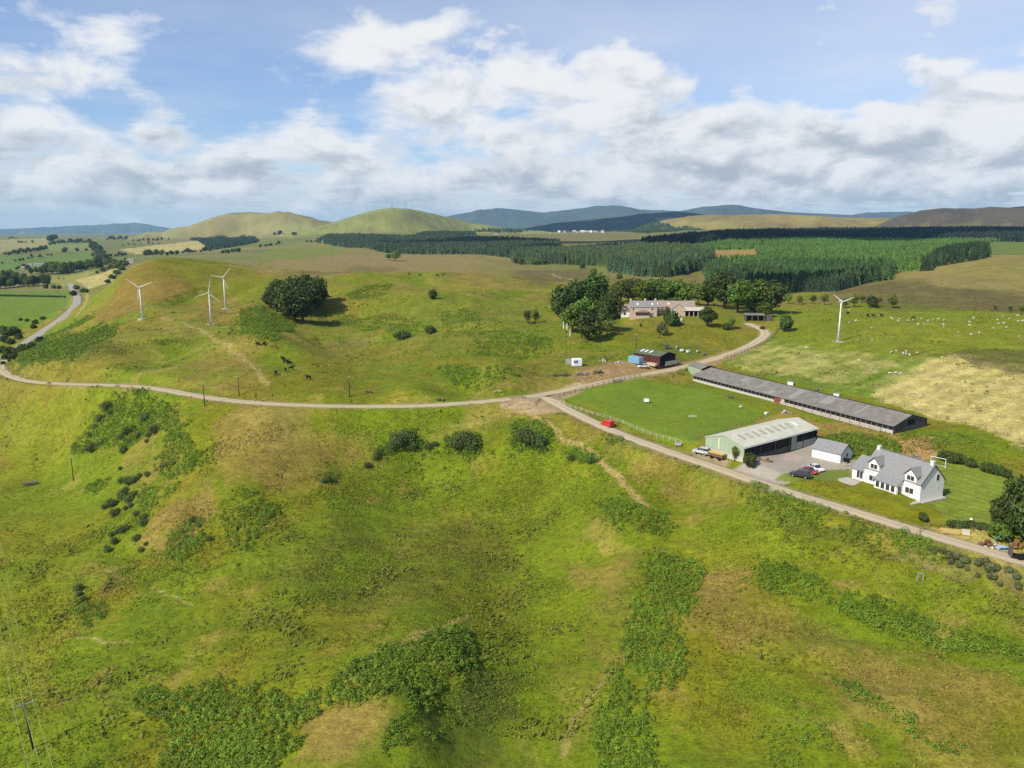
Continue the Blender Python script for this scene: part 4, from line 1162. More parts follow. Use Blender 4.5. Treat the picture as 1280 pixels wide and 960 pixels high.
row([(x, y, p, k, 1.1, SCRUB) for x, y, p, k in [(118,322,7,'mid'),(122,325,8,'grey'),(127,328,8,'mid'),(131,331,8,'grey'),(136,333,9,'mid'),(141,335,8,'grey'),(146,337,8,'mid'),(138,328,7,'grey'),(144,330,7,'mid'),(150,332,7,'grey'),(156,334,7,'mid'),(152,338,6,'bush'),(146,343,6,'bush'),(140,349,6,'bush'),(135,354,5,'bush'),(129,340,6,'grey'),(122,343,5,'mid'),(158,328,6,'mid'),(128,322,7,'dark'),(133,325,7,'dark'),(116,312,8,'dark'),(119,315,9,'dark'),(123,318,8,'dark'),(127,319,7,'dark'),(114,308,7,'dark'),(112,304,6,'dark')]], 'scrub_tree', 'tree', 'scrub between the road and the turbine hill', False)
FIELDH = 'clipped hedge bush along the bright field edge at the far left'
row([(x, 370.3 + .02 * x, 2.6, 'bush', 1.2, FIELDH) for x in range(0, 84, 4)], 'hedge_bush', 'bush', 'hedge across the bright left fields', False)
FARH = 'small dark hedgerow tree among the far fields at the left'
_r = random.Random(3); hl = []
for x0, y0, x1, y1, n, p in [(6,319,60,312,22,5),(60,306,112,303,18,5),(62,303,70,300,5,8),(18,328,66,319,9,3.5),(116,308,132,322,14,7),(118,314,134,326,10,6),(126,328,160,331,13,6),(130,322,160,319,10,4.5),(134,300,160,299,9,4),(166,302,212,300,12,3.5),(150,307,200,305,8,2.6),(181,320,222,319,10,7),(226,317,264,314,9,5.5),(276,317,300,316,6,5),(325,310,352,305,6,4),(343,294,352,293,3,5),(20,337,36,336,5,6),(60,350,86,348,3,3),(22,303,33,303,6,2.5),(10,299,20,298,4,3),(380,303,402,302,6,4),(365,294,372,293,3,4),(130,340,150,331,7,5),(140,350,150,342,5,4)]:
    for k in range(n):
        f = (k + _r.random()) / n
        hl.append((x0 + (x1 - x0) * f, y0 + (y1 - y0) * f + _r.uniform(-.8, .8), p * _r.uniform(.6, 1.25)))
hl += [(82,316,7), (79,316,5), (96,315,5.5), (108,314,4), (41,304,4), (3,330,3), (40,321,4), (50,321,4)]
row([(x, y, p, 'dark' if k % 3 else 'mid', 1.1, FARH) for k, (x, y, p) in enumerate(hl)], 'hedgerow_tree', 'tree', 'hedgerow trees among the far fields', False)
FIRE = 'conifer standing in the front row of the plantation edge'
fl = []
for x0, y0, x1, y1, n, p in [(645,329,690,330,10,15),(690,330,760,333,16,16),(760,336,800,345,11,19),(800,345,836,346,11,20),(836,346,884,335,12,18)]:
    for k in range(n):
        f = (k + _r.random() * .8) / n
        fl.append((x0 + (x1 - x0) * f, y0 + (y1 - y0) * f, p * _r.uniform(.8, 1.1)))
row([(x, y, p, 'fir', 1.1, FIRE) for x, y, p in fl], 'conifer', 'tree', 'conifers of the plantation edge')
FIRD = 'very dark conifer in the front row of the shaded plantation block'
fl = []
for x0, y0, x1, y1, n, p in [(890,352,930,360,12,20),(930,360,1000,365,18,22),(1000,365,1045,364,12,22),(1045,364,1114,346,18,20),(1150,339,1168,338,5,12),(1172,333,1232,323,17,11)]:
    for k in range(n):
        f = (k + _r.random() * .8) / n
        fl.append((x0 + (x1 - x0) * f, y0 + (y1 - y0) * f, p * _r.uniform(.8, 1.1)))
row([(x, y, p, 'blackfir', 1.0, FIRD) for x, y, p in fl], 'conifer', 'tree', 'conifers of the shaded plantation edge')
row([(x, y, 9, 'mid', 1.2, 'small round broadleaf tree before the left end of the plantation') for x, y in [(645,330),(651,331),(668,331),(674,331),(680,331),(728,336)]], 'broadleaf_tree', 'tree', 'round trees before the plantation')
# ------------------------------------------------------------------ building blocks
class MB:
    def __init__(s): s.v, s.f = [], []
    def add(s, V, F):
        o = len(s.v); s.v += [tuple(map(float, p)) for p in V]; s.f += [tuple(i + o for i in f) for f in F]; return s
    def box(s, x0, x1, y0, y1, z0, z1):
        V = [(x0,y0,z0),(x1,y0,z0),(x1,y1,z0),(x0,y1,z0),(x0,y0,z1),(x1,y0,z1),(x1,y1,z1),(x0,y1,z1)]
        return s.add(V, [(3,2,1,0),(4,5,6,7),(0,1,5,4),(1,2,6,5),(2,3,7,6),(3,0,4,7)])
    def hexa(s, b, t):
        return s.add(list(b) + list(t), [(3,2,1,0),(4,5,6,7),(0,1,5,4),(1,2,6,5),(2,3,7,6),(3,0,4,7)])
    def prism(s, prof, a, b, axis='x'):
        """profile of (across, up) pairs swept from a to b"""
        n = len(prof)
        if axis == 'x': V = [(a, p, q) for p, q in prof] + [(b, p, q) for p, q in prof]
        else: V = [(p, a, q) for p, q in prof] + [(p, b, q) for p, q in prof]
        F = [tuple(range(n))[::-1], tuple(range(n, 2 * n))] + [(i, (i + 1) % n, n + (i + 1) % n, n + i) for i in range(n)]
        return s.add(V, F)
    def tube(s, p0, p1, r0, r1=None, k=8):
        V, F = tube(p0, p1, r0, r0 if r1 is None else r1, k)
        s.add(V, [tuple(f) for f in F] + [tuple(range(k))[::-1], tuple(range(k, 2 * k))]); return s
    def build(s, name, mat, parent=None, smooth=False, bevel=0.0, **props):
        me = bpy.data.meshes.new(name); me.from_pydata(s.v, [], s.f)
        bm = bmesh.new(); bm.from_mesh(me)
        bmesh.ops.recalc_face_normals(bm, faces=bm.faces)
        if bevel:
            bmesh.ops.bevel(bm, geom=list(bm.edges), offset=bevel, segments=2, profile=.6, affect='EDGES', clamp_overlap=True)
        bm.to_mesh(me); bm.free()
        me.polygons.foreach_set('use_smooth', [smooth] * len(me.polygons)); me.update()
        if mat: me.materials.append(mat)
        return link(name, me, parent, **props)
def empty(name, loc, rz, label, cat, group=None):
    o = bpy.data.objects.new(name, None); C.objects.link(o)
    o.location = loc; o.rotation_euler = (0, 0, rz); o.empty_display_size = .5
    o['label'] = label; o['category'] = cat
    if group: o['group'] = group
    return o
def tagged(o, label, cat, group=None):
    o['label'] = label; o['category'] = cat
    if group: o['group'] = group
    return o
def copy_tree(o, parent=None):
    c = o.copy(); C.objects.link(c)
    if parent is not None: c.parent = parent
    for ch in list(o.children): copy_tree(ch, c)
    return c
def frame_of(A, B, z=None):
    """front-left and front-right base corners in the photograph -> origin, angle, length"""
    a, b = ground(*A), ground(*B)
    zf = (a[2] + b[2]) / 2 if z is None else z
    def on_plane(q):
        az_, t_ = pix_dir(*q); r_ = (ZC - zf) / -t_
        return np.array([r_ * math.sin(az_), r_ * math.cos(az_), zf])
    a, b = on_plane(A), on_plane(B)
    d = b - a
    L = math.hypot(d[0], d[1]); rz = math.atan2(d[1], d[0])
    o = a.copy(); o[2] = (a[2] + b[2]) / 2 if z is None else z
    return o, rz, L
def depth_to(o, rz, Cpx):
    az_, t_ = pix_dir(*Cpx); r_ = (ZC - o[2]) / -t_
    c = np.array([r_ * math.sin(az_), r_ * math.cos(az_), o[2]])
    d = c - o
    return abs(-math.sin(rz) * d[0] + math.cos(rz) * d[1]), math.cos(rz) * d[0] + math.sin(rz) * d[1]

M_WHITE = simple_mat('white render', (.74, .71, .65), .9, .1, 0, .09, 1.2)
M_SLATE = simple_mat('grey slate', (.225, .222, .215), .65, .3, 0, .34, 2.6, .3, (1, 3, 3))
M_SLATED = simple_mat('weathered slate', (.17, .165, .16), .75, .25, 0, .3, 1.5, .3)
M_STONE = simple_mat('pink sandstone', (.50, .39, .29), .9, .1, 0, .3, 1.6, .4)
M_STONEROOF = simple_mat('brown old slate', (.30, .235, .19), .85, .15, 0, .3, 1.2, .3)
M_GLASS = simple_mat('window glass', (.045, .045, .045), .08, .6)
M_FRAME = simple_mat('brown window frame', (.17, .10, .055), .6, .3)
M_WFRAME = simple_mat('white frame', (.75, .75, .73), .5, .3)
M_GREENTIN = simple_mat('pale green sheeting', (.30, .37, .245), .55, .35, 0, .07, .9, .0, (1, 1, .2))
M_ROOFTIN = simple_mat('pale grey green roof sheeting', (.53, .52, .40), .6, .35, 0, .14, .5, .0)
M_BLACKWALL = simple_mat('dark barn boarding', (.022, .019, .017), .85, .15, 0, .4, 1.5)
M_DARKWOOD = simple_mat('dark weathered boards', (.10, .088, .078), .9, .1, 0, .4, 2, .3, (1, 1, .15))
M_BLOCK = simple_mat('pale concrete blockwork', (.46, .43, .37), .9, .1, 0, .2, 2, .2)
M_CONC = simple_mat('concrete', (.42, .39, .34), .9, .1, 0, .15, 1.2, .2)
M_ASB = simple_mat('grey fibre cement roof', (.195, .178, .155), .9, .12, 0, .3, .55, .2)
M_ASBL = simple_mat('pale new roof sheet', (.25, .24, .225), .9, .12, 0, .1, 1)
M_RUSTRED = simple_mat('oxblood sheeting', (.085, .022, .018), .7, .25, 0, .25, 1.5)
M_MOSSROOF = simple_mat('mossy roof sheeting', (.105, .125, .075), .85, .15, 0, .3, .8)
M_SKYL = simple_mat('skylight sheet', (.36, .35, .26), .5, .3, 0, .15, 1)
M_SKYLW = simple_mat('white skylight', (.72, .72, .70), .4, .4)
M_BLUE = simple_mat('blue painted steel', (.20, .36, .48), .5, .4, 0, .1, 1)
M_REDDOOR = simple_mat('dull red door', (.20, .06, .045), .8, .2, 0, .2, 2)
M_WOOD = simple_mat('weathered timber', (.20, .155, .105), .9, .1, 0, .3, 3, .3)
M_NEWWOOD = simple_mat('fresh sawn timber', (.52, .38, .13), .8, .15, 0, .2, 4)
M_RUST = simple_mat('rusty iron', (.15, .08, .045), .8, .2, 0, .4, 3)
M_TURB = simple_mat('turbine white', (.66, .67, .66), .4, .4)
M_STEEL = simple_mat('galvanised steel', (.42, .43, .43), .45, .4, .4)
M_POLE = simple_mat('creosoted pole', (.065, .05, .04), .9, .1, 0, .3, 4)
M_TYRE = simple_mat('tyre rubber', (.012, .012, .012), .9, .2)
M_WIRE = simple_mat('bright cable', (.30, .33, .16), .5, .4)
M_POSTW = simple_mat('pale rail', (.55, .50, .40), .9, .1, 0, .2, 3)

def window(par, x, z, w, h, y, mat=M_FRAME, lights=2, axis='y', face=-1, name='window'):
    """a framed window on a wall; face -1: facing the front (-y) or, on axis x, +1 facing +x"""
    t = .09
    f, g = MB(), MB()
    def bx(m, a0, a1, z0, z1, d0, d1):
        if axis == 'y': m.box(a0, a1, y + min(face * d0, face * d1), y + max(face * d0, face * d1), z0, z1)
        else: m.box(y + min(face * d0, face * d1), y + max(face * d0, face * d1), a0, a1, z0, z1)
    bx(f, x, x + w, z, z + t, -.05, .05); bx(f, x, x + w, z + h - t, z + h, -.05, .05)
    n = lights
    for k in range(n + 1):
        c = x + (w - t) * k / n
        bx(f, c, c + t, z + t, z + h - t, -.05, .045)
    o = f.build(name, mat, par)
    bx(g, x + .02, x + w - .02, z + .02, z + h - .02, -.04, .02)
    g.build('pane', M_GLASS, o)
    return o
def gable_walls(m, L, W, eave, ridge, z0=-.8):
    m.prism([(0, z0), (W, z0), (W, eave), (W / 2, ridge), (0, eave)], 0, L)
def gable_roof(par, L, W, eave, ridge, mat, over=.3, th=.14, name='roof', ov_end=.25):
    s = (ridge - eave) / (W / 2)
    m = MB()
    e0 = eave - s * over
    m.prism([(-over, e0 + .03), (W / 2, ridge + .03), (W + over, e0 + .03), (W + over, e0 + th + .03), (W / 2, ridge + th + .03), (-over, e0 + th + .03)], -ov_end, L + ov_end)
    return m.build(name, mat, par)
def on_slope(m, x0, x1, f0, f1, W, eave, ridge, lift=.2, side=0, th=.05):
    """a panel lying on the front (side 0) or back slope, f measured from eave to ridge"""
    def pt(x, f, dz):
        y = f * W / 2 if side == 0 else W - f * W / 2
        return (x, y, eave + (ridge - eave) * f + lift + dz)
    b = [pt(x0, f0, 0), pt(x1, f0, 0), pt(x1, f1, 0), pt(x0, f1, 0)]
    t = [pt(x0, f0, th), pt(x1, f0, th), pt(x1, f1, th), pt(x0, f1, th)]
    m.hexa(b, t); return m

# ------------------------------------------------------------------ the white house
def white_house():
    o, rz, L = frame_of((1079.4, 602.8), (1149.1, 626.6), 0.0)
    W = 8.0; print('white house', L, depth_to(o, rz, (1170.3, 615.4)), file=open('/tmp/dims.txt','w'))
    h = empty('white_house', o, rz, 'white rendered house with grey slate roof and two gabled dormers', 'house')
    E, RG = 4.1, 8.0
    m = MB(); gable_walls(m, L, W, E, RG); m.build('wall', M_WHITE, h)
    rf = gable_roof(h, L, W, E, RG, M_SLATE, .35, .13)
    MB().box(-.2, L + .2, W / 2 - .12, W / 2 + .12, RG + .17, RG + .27).build('ridge_tile', M_SLATED, rf)
    for x in (.05, L - .8):
        c = MB().box(x, x + .7, W / 2 - .4, W / 2 + .4, RG - .9, RG + .7)
        c.box(x - .06, x + .76, W / 2 - .46, W / 2 + .46, RG + .7, RG + .82)
        ch = c.build('chimney', M_WHITE, h)
        p = MB()
        for yy in (-.2, .2): p.tube((x + .35, W / 2 + yy, RG + .82), (x + .35, W / 2 + yy, RG + 1.15), .12, .10)
        p.build('chimney_pot', M_STONE, ch)
    # wall-head dormers
    for x in (1.2, L - 4.0):
        dw, dh, dr = 2.9, 5.9, 7.3
        m = MB().prism([(x, 0.2), (x + dw, 0.2), (x + dw, 5.5), (x + dw / 2, 7.0), (x, 5.5)], -.22, 2.9, 'y')
        d = m.build('dormer', M_WHITE, h)
        r = MB().prism([(x - .3, 5.28), (x + dw / 2, 7.05), (x + dw + .3, 5.28), (x + dw + .3, 5.42), (x + dw / 2, 7.2), (x - .3, 5.42)], -.5, 3.2, 'y')
        r.build('dormer_roof', M_SLATE, d)
        b = MB().prism([(x - .32, 5.14), (x + dw / 2, 6.92), (x + dw + .32, 5.14), (x + dw + .32, 5.30), (x + dw / 2, 7.07), (x - .32, 5.30)], -.53, -.44, 'y')
        b.build('bargeboard', M_BLACKWALL, d)
        window(d, x + .45, 4.15, 2.0, 1.25, -.22, M_WFRAME, 2)
        window(d, x + .35, 1.05, 2.2, 1.45, -.22, M_WFRAME, 2)
    # sun room between the dormers
    x0, x1, yd = 4.6, L - 4.4, 2.1
    m = MB().prism([(-yd, -.8), (-.03, -.8), (-.03, 3.6), (-yd, 2.55)], x0, x1); s = m.build('sunroom', M_WHITE, h)
    m = MB().prism([(-yd - .3, 2.50), (.6, 4.42), (.6, 4.56), (-yd - .3, 2.64)], x0 - .25, x1 + .25); m.build('sunroom_roof', M_SLATE, s)
    n = 4; ww = (x1 - x0 - .5) / n
    for k in range(n): window(s, x0 + .3 + ww * k, .75, ww - .22, 1.6, -yd, M_WFRAME, 1)
    window(s, -yd + .35, .2, 1.3, 2.15, x1, M_WFRAME, 1, 'x', 1, 'door')
    # annexe on the left, lower
    m = MB().prism([(.9, -.8), (W - .6, -.8), (W - .6, 2.6), (W / 2 + .15, 5.2), (.9, 2.6)], -4.2, -.02); a = m.build('annexe', M_WHITE, h)
    m = MB().prism([(.55, 2.36), (W / 2 + .15, 5.25), (W - .25, 2.36), (W - .25, 2.5), (W / 2 + .15, 5.4), (.55, 2.5)], -4.45, -.03); m.build('annexe_roof', M_SLATE, a)
    window(a, -2.9, .3, 1.9, 1.9, .9, M_WFRAME, 2)
    # gable
    bb = MB().prism([(-.36, E - .42), (W / 2, RG - .1), (W + .36, E - .42), (W + .36, E - .25), (W / 2, RG + .06), (-.36, E - .25)], L + .25, L + .31)
    bb.build('bargeboard', M_BLACKWALL, h)
    window(h, W - 3.0, 4.0, 1.3, 1.6, L, M_WFRAME, 1, 'x', 1)
    window(h, W - 2.4, 2.3, .5, .5, L, M_WFRAME, 1, 'x', 1)
    MB().box(.4, .95, L + .02, L + .3, 2.4, 2.5).build('gable_vent', M_BLACKWALL, h) if False else None
    MB().box(-4.6, L + .7, -3.6, -.3, -.5, .03).box(L + .02, L + 1.1, -.3, W, -.5, .025).build('paving', M_CONC, h)
    return h
white_house()
def garage():
    o, rz, L = frame_of((1014.5, 570.8), (1050, 579.4))
    W = 6.2; print('garage', L, depth_to(o, rz, (1071, 572.8)))
    g = empty('garage', o, rz, 'white double garage with grey roof left of the white house', 'garage')
    m = MB(); gable_walls(m, L, W, 2.5, 4.6); m.build('wall', M_WHITE, g)
    gable_roof(g, L, W, 2.5, 4.6, M_SLATE, .3, .12)
    for k in range(2):
        x = .35 + k * (L - .5) / 2; w = (L - .9) / 2
        m = MB().box(x, x + w, -.05, .05, .0, 2.15)
        d = m.build('garage_door', M_WFRAME, g)
    m = MB().box(.3 + (L - .9) / 2 + .05, .3 + (L - .9) / 2 + .2, -.03, .03, 0, 2.3).build('door_post', M_BLOCK, g)
    MB().prism([(-.33, 2.1), (W / 2, 4.45), (W + .33, 2.1), (W + .33, 2.3), (W / 2, 4.65), (-.33, 2.3)], L + .25, L + .31).build('bargeboard', M_BLACKWALL, g)
    window(g, W / 2 - .1, 1.2, .9, .9, L, M_FRAME, 1, 'x', 1)
    b = empty('wheelie_bin', ground(1056.5, 577.5), rz, 'dark green wheelie bin pair against the garage gable', 'bin')
    for k in range(2):
        MB().hexa([(k*.75-.25,-.3,.08),(k*.75+.25,-.3,.08),(k*.75+.25,.2,.08),(k*.75-.25,.2,.08)], [(k*.75-.32,-.36,1.0),(k*.75+.32,-.36,1.0),(k*.75+.32,.32,1.0),(k*.75-.32,.32,1.0)]).build('bin_body', M_TYRE, b)
        MB().box(k*.75-.34, k*.75+.34, -.4, .36, 1.0, 1.08).build('lid', M_TYRE, b)
garage()
def green_barn():
    o, rz, W = frame_of((883, 559), (929.4, 577.8), .6)
    # local x runs along the gable; the long side goes back from it
    D, off = depth_to(o, rz, (1018.8, 551.7)); print('green barn', W, D, off)
    D = 33.0
    # use a frame whose x is the long side facing the yard
    c, s = math.cos(rz), math.sin(rz)
    o2 = np.array(ground(929.4, 577.8)); o2[2] = .35
    b = empty('green_barn', o2, R(36.5), 'big barn with pale green gable and long dark open side', 'barn')
    L, Wd, E, RG = D, 12.6, 4.5, 6.3
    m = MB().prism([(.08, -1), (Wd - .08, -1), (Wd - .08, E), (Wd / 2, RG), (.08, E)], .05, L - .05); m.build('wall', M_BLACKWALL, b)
    m = MB().prism([(0, 1.7), (Wd, 1.7), (Wd, E), (Wd / 2, RG), (0, E)], -.06, .05); m.build('gable_cladding', M_GREENTIN, b)
    MB().box(-.1, .06, 0, Wd, -1, 1.7).build('plinth', M_BLOCK, b)
    MB().box(-.12, -.05, Wd * .62, Wd * .62 + .5, 2.2, 5.2).build('downpipe', M_ROOFTIN, b)
    rf = gable_roof(b, L, Wd, E, RG, M_ROOFTIN, .35, .10)
    for k in range(9):
        x = 3.2 + k * (L - 6) / 9
        mm = MB(); on_slope(mm, x, x + 1.25, .42, .80, Wd, E, RG, .16)
        mm.build('skylight', M_SKYLW if k == 8 else M_SKYL, rf)
    # the yard side
    MB().box(.2, L * .63, -.02, .1, -.5, 1.5).build('sheeted_wall', M_DARKWOOD, b)
    MB().box(L * .63, L * .70, -.14, .0, 0, E - .35).build('sliding_door', M_GREENTIN, b)
    q = MB()
    for k in range(3):
        xa = L * .70 + .3 + k * (L * .29) / 3
        q.box(xa, xa + L * .29 / 3 - .12, -.10, .06, -.3, 1.9)
    q.build('concrete_panel', M_BLOCK, b)
    for k in range(6):
        xa = .15 + k * (L - .3) / 5
        MB().box(xa - .12, xa + .12, -.18, -.02, -.5, E - .2).build('stanchion', M_DARKWOOD, b)
    # the gutter
    MB().tube((-.2, -.4, E - .22), (L + .2, -.4, E - .22), .09).build('gutter', M_WFRAME, b)
green_barn()
def long_shed():
    o, rz, L = frame_of((865.8, 480.4), (1116.5, 538.1))
    W, _ = depth_to(o, rz, (1160, 527)); print('long shed', L, W)
    W = min(max(W, 11), 17)
    o[2] = zat(o[0] + math.cos(rz) * L * .5, o[1] + math.sin(rz) * L * .5) + .1
    za, zb = ground(865.8, 480.4)[2], ground(1116.5, 538.1)[2]
    s = empty('long_shed', o, rz, 'very long low livestock shed with grey sheet roof', 'shed')
    tilt = math.atan2(zb - za, L); s.rotation_euler = (0, -tilt, rz); s.location = (o[0], o[1], za + .1)
    E, RG = 2.3, 4.6
    m = MB().prism([(.1, -1.5), (W - .1, -1.5), (W - .1, E), (W / 2, RG), (.1, E)], .1, L - .1); m.build('wall', M_BLACKWALL, s)
    MB().box(0, L * .47, -.02, .1, -1.5, 1.0).box(L * .5, L, -.02, .1, -1.5, .95).build('block_wall', M_BLOCK, s)
    MB().box(L * .47, L * .5, -.06, .1, -.5, 2.1).build('door', M_REDDOOR, s)
    MB().box(L * .505, L * .52, -.05, .1, -.5, 2.0).build('door_jamb', M_STONE, s)
    rf = gable_roof(s, L, W, E, RG, M_ASB, .45, .08)
    MB().box(-.2, L + .2, W / 2 - .16, W / 2 + .16, RG + .10, RG + .24).build('ridge_cap', M_BLACKWALL, rf)
    for f0, f1, a, b in ((.24, .27, .45, .75), (.35, .36, .2, .95), (.52, .55, .1, .9), (.66, .70, .3, .9), (.83, .84, .1, .9), (.42, .45, .05, .35)):
        mm = MB(); on_slope(mm, L * f0, L * f1, a, b, W, E, RG, .115, th=.02); mm.build('roof_sheet', M_ASBL, rf)
    q = MB()
    for k in range(46):
        xa = L * k / 46
        q.box(xa, xa + .09, -.03, .06, 1.0, E - .25)
    q.build('slatting', M_STEEL, s)
    MB().prism([(0, -1.5), (W, -1.5), (W, E), (W / 2, RG), (0, E)], L - .08, L + .03).build('gable_boards', M_DARKWOOD, s)
    MB().box(L, L + .06, W * .40, W * .62, 1.6, 3.2).build('gable_opening', M_TYRE, s)
    for k in range(12):
        xa = L * (.5 + .042 * k)
        MB().box(xa - .06, xa + .06, -1.5, -1.38, -.6, 1.5).build('post', M_WOOD, s)
    MB().box(L * .5, L * .97, -1.47, -1.42, .9, 1.0).box(L * .5, L * .97, -1.47, -1.42, .4, .5).build('rail', M_WOOD, s)
long_shed()
def small_green_shed():
    o, rz, L = frame_of((860, 467), (877, 472))
    c, sn = math.cos(rz), math.sin(rz)
    s = empty('tool_shed', o, rz, 'small green sheeted shed with black open side at the end of the long shed', 'shed')
    L = max(L, 6.0); W = 6.5; E, RG = 3.4, 4.4
    m = MB().prism([(.1, -1), (W, -1), (W, E), (W / 2, RG), (.1, E)], .1, L - .1); m.build('wall', M_BLACKWALL, s)
    MB().box(0, L - .4, -.02, .1, -1, E).build('green_side', M_GREENTIN, s)
    MB().prism([(0, -1), (W, -1), (W, E), (W / 2, RG), (0, E)], .0, .09).build('end_wall', M_GREENTIN, s)
    gable_roof(s, L, W, E, RG, M_ASB, .3, .08)
    t = empty('water_tank', ground(896, 466.5), rz, 'white plastic tank beside the small green shed', 'tank')
    MB().box(-.7, .7, -.7, .7, .25, 1.7).build('tank_body', M_WFRAME, t, bevel=.15)
    MB().box(-.7, .7, -.7, .7, 0, .22).build('pallet', M_WOOD, t)
    MB().tube((0, 0, 1.7), (0, 0, 1.85), .25).build('lid', M_STEEL, t)
small_green_shed()
def red_shed():
    o, rz, L = frame_of((792.3, 451.0), (824.6, 456.5))
    W, _ = depth_to(o, rz, (843.7, 452.5)); pass
    W = min(max(W, 7), 9.5)
    s = empty('red_shed', o, rz, 'oxblood shed with mossy green roof beside the blue container', 'shed')
    E, RG = 3.4, 4.7
    m = MB(); gable_walls(m, L, W, E, RG, -1.5); m.build('wall', M_RUSTRED, s)
    rf = gable_roof(s, L, W, E, RG, M_MOSSROOF, .3, .08)
    for x in (.12, .28, .46):
        mm = MB(); on_slope(mm, L * x, L * x + .9, .35, .8, W, E, RG, .13); mm.build('skylight', M_SKYLW, rf)
    MB().prism([(.1, -.5), (W - .1, -.5), (W - .1, E - .1), (W / 2, RG - .15), (.1, E - .1)], L - .02, L + .05).build('open_gable', M_TYRE, s)
    MB().box(L + .05, L + .22, W * .35, W + .8, -.6, 1.1).build('panel', M_BLOCK, s)
    for x in (.33, .62): MB().box(L * x, L * x + .1, -.06, .02, 0, E - .2).build('door_post', M_BLACKWALL, s)
    MB().box(L * .64, L * .97, -2.2, -.5, -.3, .7).build('stone_footing', M_STONE, s)
    o2, rz2, L2 = frame_of((785, 453.0), (800, 455.5))
    c = empty('container', o2, rz2 - .1, 'pale blue steel container at the left end of the red shed', 'container')
    m = MB().box(0, 6.0, 0, 2.44, .15, 2.7); m.build('body', M_BLUE, c, bevel=.04)
    q = MB()
    for k in range(22): q.box(.2 + k * .26, .3 + k * .26, -.04, .0, .3, 2.55)
    q.build('corrugation', M_BLUE, c)
    MB().box(6.0, 6.06, .1, 1.2, .25, 2.6).build('door', M_BLUE, c); MB().box(6.0, 6.06, 1.24, 2.34, .25, 2.6).build('door', M_BLUE, c)
    MB().box(0.1, 5.9, .1, 2.3, -.6, .15).build('skid', M_BLACKWALL, c)
red_shed()
def farmhouse():
    zf = 16.4
    o, rz, L = frame_of((787.7, 396.2), (818, 395.2)); print('farmhouse', L, rz, o)
    rz = -.02
    f = empty('old_farmhouse', (o[0], o[1], o[2] + .1), rz, 'pink stone farmhouse with slate roof and red wooden porch', 'farmhouse')
    W, E, RG = 7.5, 4.9, 7.6
    m = MB(); gable_walls(m, L, W, E, RG, -3); m.build('wall', M_STONE, f)
    rf = gable_roof(f, L, W, E, RG, M_SLATE, .25, .14)
    for x in (.05, L - .95):
        c = MB().box(x, x + .9, W / 2 - .6, W / 2 + .6, RG - .7, RG + 1.3).build('chimney', M_STONE, f)
        p = MB()
        for yy in (-.3, .3): p.tube((x + .45, W / 2 + yy, RG + 1.3), (x + .45, W / 2 + yy, RG + 1.8), .15, .12)
        p.build('chimney_pot', M_FRAME, c)
    for x in (L * .25, L * .8):
        mm = MB(); on_slope(mm, x, x + .8, .3, .6, W, E, RG, .2); mm.build('skylight', M_SKYLW, rf)
    for x in (1.0, L * .78): window(f, x, 3.1, 1.0, 1.4, 0, M_WFRAME, 1)
    window(f, L * .80, .9, 1.0, 1.3, 0, M_WFRAME, 1)
    MB().box(L - .01, L + .12, W * .3, W * .5, 5, 5.8).build('gable_vent', M_BLACKWALL, f)
    x0, x1 = L * .18, L * .70
    p = MB().box(x0, x1, -2.4, -.02, -1, .8).build('porch', M_STONE, f)
    q = MB()
    for k in range(6):
        xx = x0 + (x1 - x0 - .16) * k / 5
        q.box(xx, xx + .16, -2.4, -2.22, .8, 2.3)
    q.box(x0, x1, -2.4, -2.22, 2.3, 2.5).box(x0, x1, -2.41, -2.21, .8, .95)
    q.build('porch_frame', M_RUST, p)
    MB().box(x0 + .1, x1 - .1, -2.34, -2.28, .95, 2.3).build('porch_glass', M_GLASS, p)
    MB().prism([(x0 - .3, 2.5), ((x0 + x1) / 2, 3.9), (x1 + .3, 2.5)], -2.7, -.02, 'y').build('porch_roof', M_STONEROOF, p)
    MB().box(-.6, L + .8, -3.4, -3.1, -2.5, -.2).build('garden_wall', M_STONE, f)
    # long range behind and to the right
    g = empty('farm_wing', (o[0] + 1.5, o[1] + W + .6, o[2] - .1), -.03, 'long pink stone farm range with brown slate roof behind the farmhouse', 'farm building')
    L2, W2, E2, R2 = 33.0, 7.5, 4.5, 7.2
    m = MB(); gable_walls(m, L2, W2, E2, R2, -3); m.build('wall', M_STONE, g)
    rf = gable_roof(g, L2, W2, E2, R2, M_STONEROOF, .25, .14)
    for x in (L2 * .40, L2 * .58, L2 * .71):
        mm = MB(); on_slope(mm, x, x + .9, .35, .62, W2, E2, R2, .2); mm.build('skylight', M_SKYLW, rf)
    c = MB().box(7.2, 8.1, W2 / 2 - .6, W2 / 2 + .6, R2 - .7, R2 + 1.2).build('chimney', M_STONE, g)
    for x in (13.0, 16.5, 21): window(g, x, 1.2, 1.1, 1.5, 0, M_WFRAME, 1)
    # cross range with pale lean-to
    k = empty('farm_cross_range', (o[0] + 21.0, o[1] - .6, o[2] + .1), -.03, 'stone steading wing with dark brown roof, joined to the open lean-to', 'farm building')
    m = MB().prism([(0, -3), (6.6, -3), (6.6, 4.0), (3.3, 6.4), (0, 4.0)], 0, 9.5, 'y'); m.build('wall', M_STONE, k)
    MB().prism([(-.3, 3.8), (3.3, 6.45), (6.9, 3.8), (6.9, 3.95), (3.3, 6.6), (-.3, 3.95)], -.2, 9.4, 'y').build('roof', M_STONEROOF, k)
    MB().box(-.32, .1, -.26, 9.0, 3.95, 4.02).build('verge', M_WFRAME, k)
    window(k, 2.2, .8, 1.2, 1.6, 0, M_WFRAME, 1)
    l = empty('open_lean_to', (o[0] + 28.4, o[1] - 1.2, o[2] + .1), -.03, 'open fronted shed with pale corrugated roof on posts at the steading', 'shed')
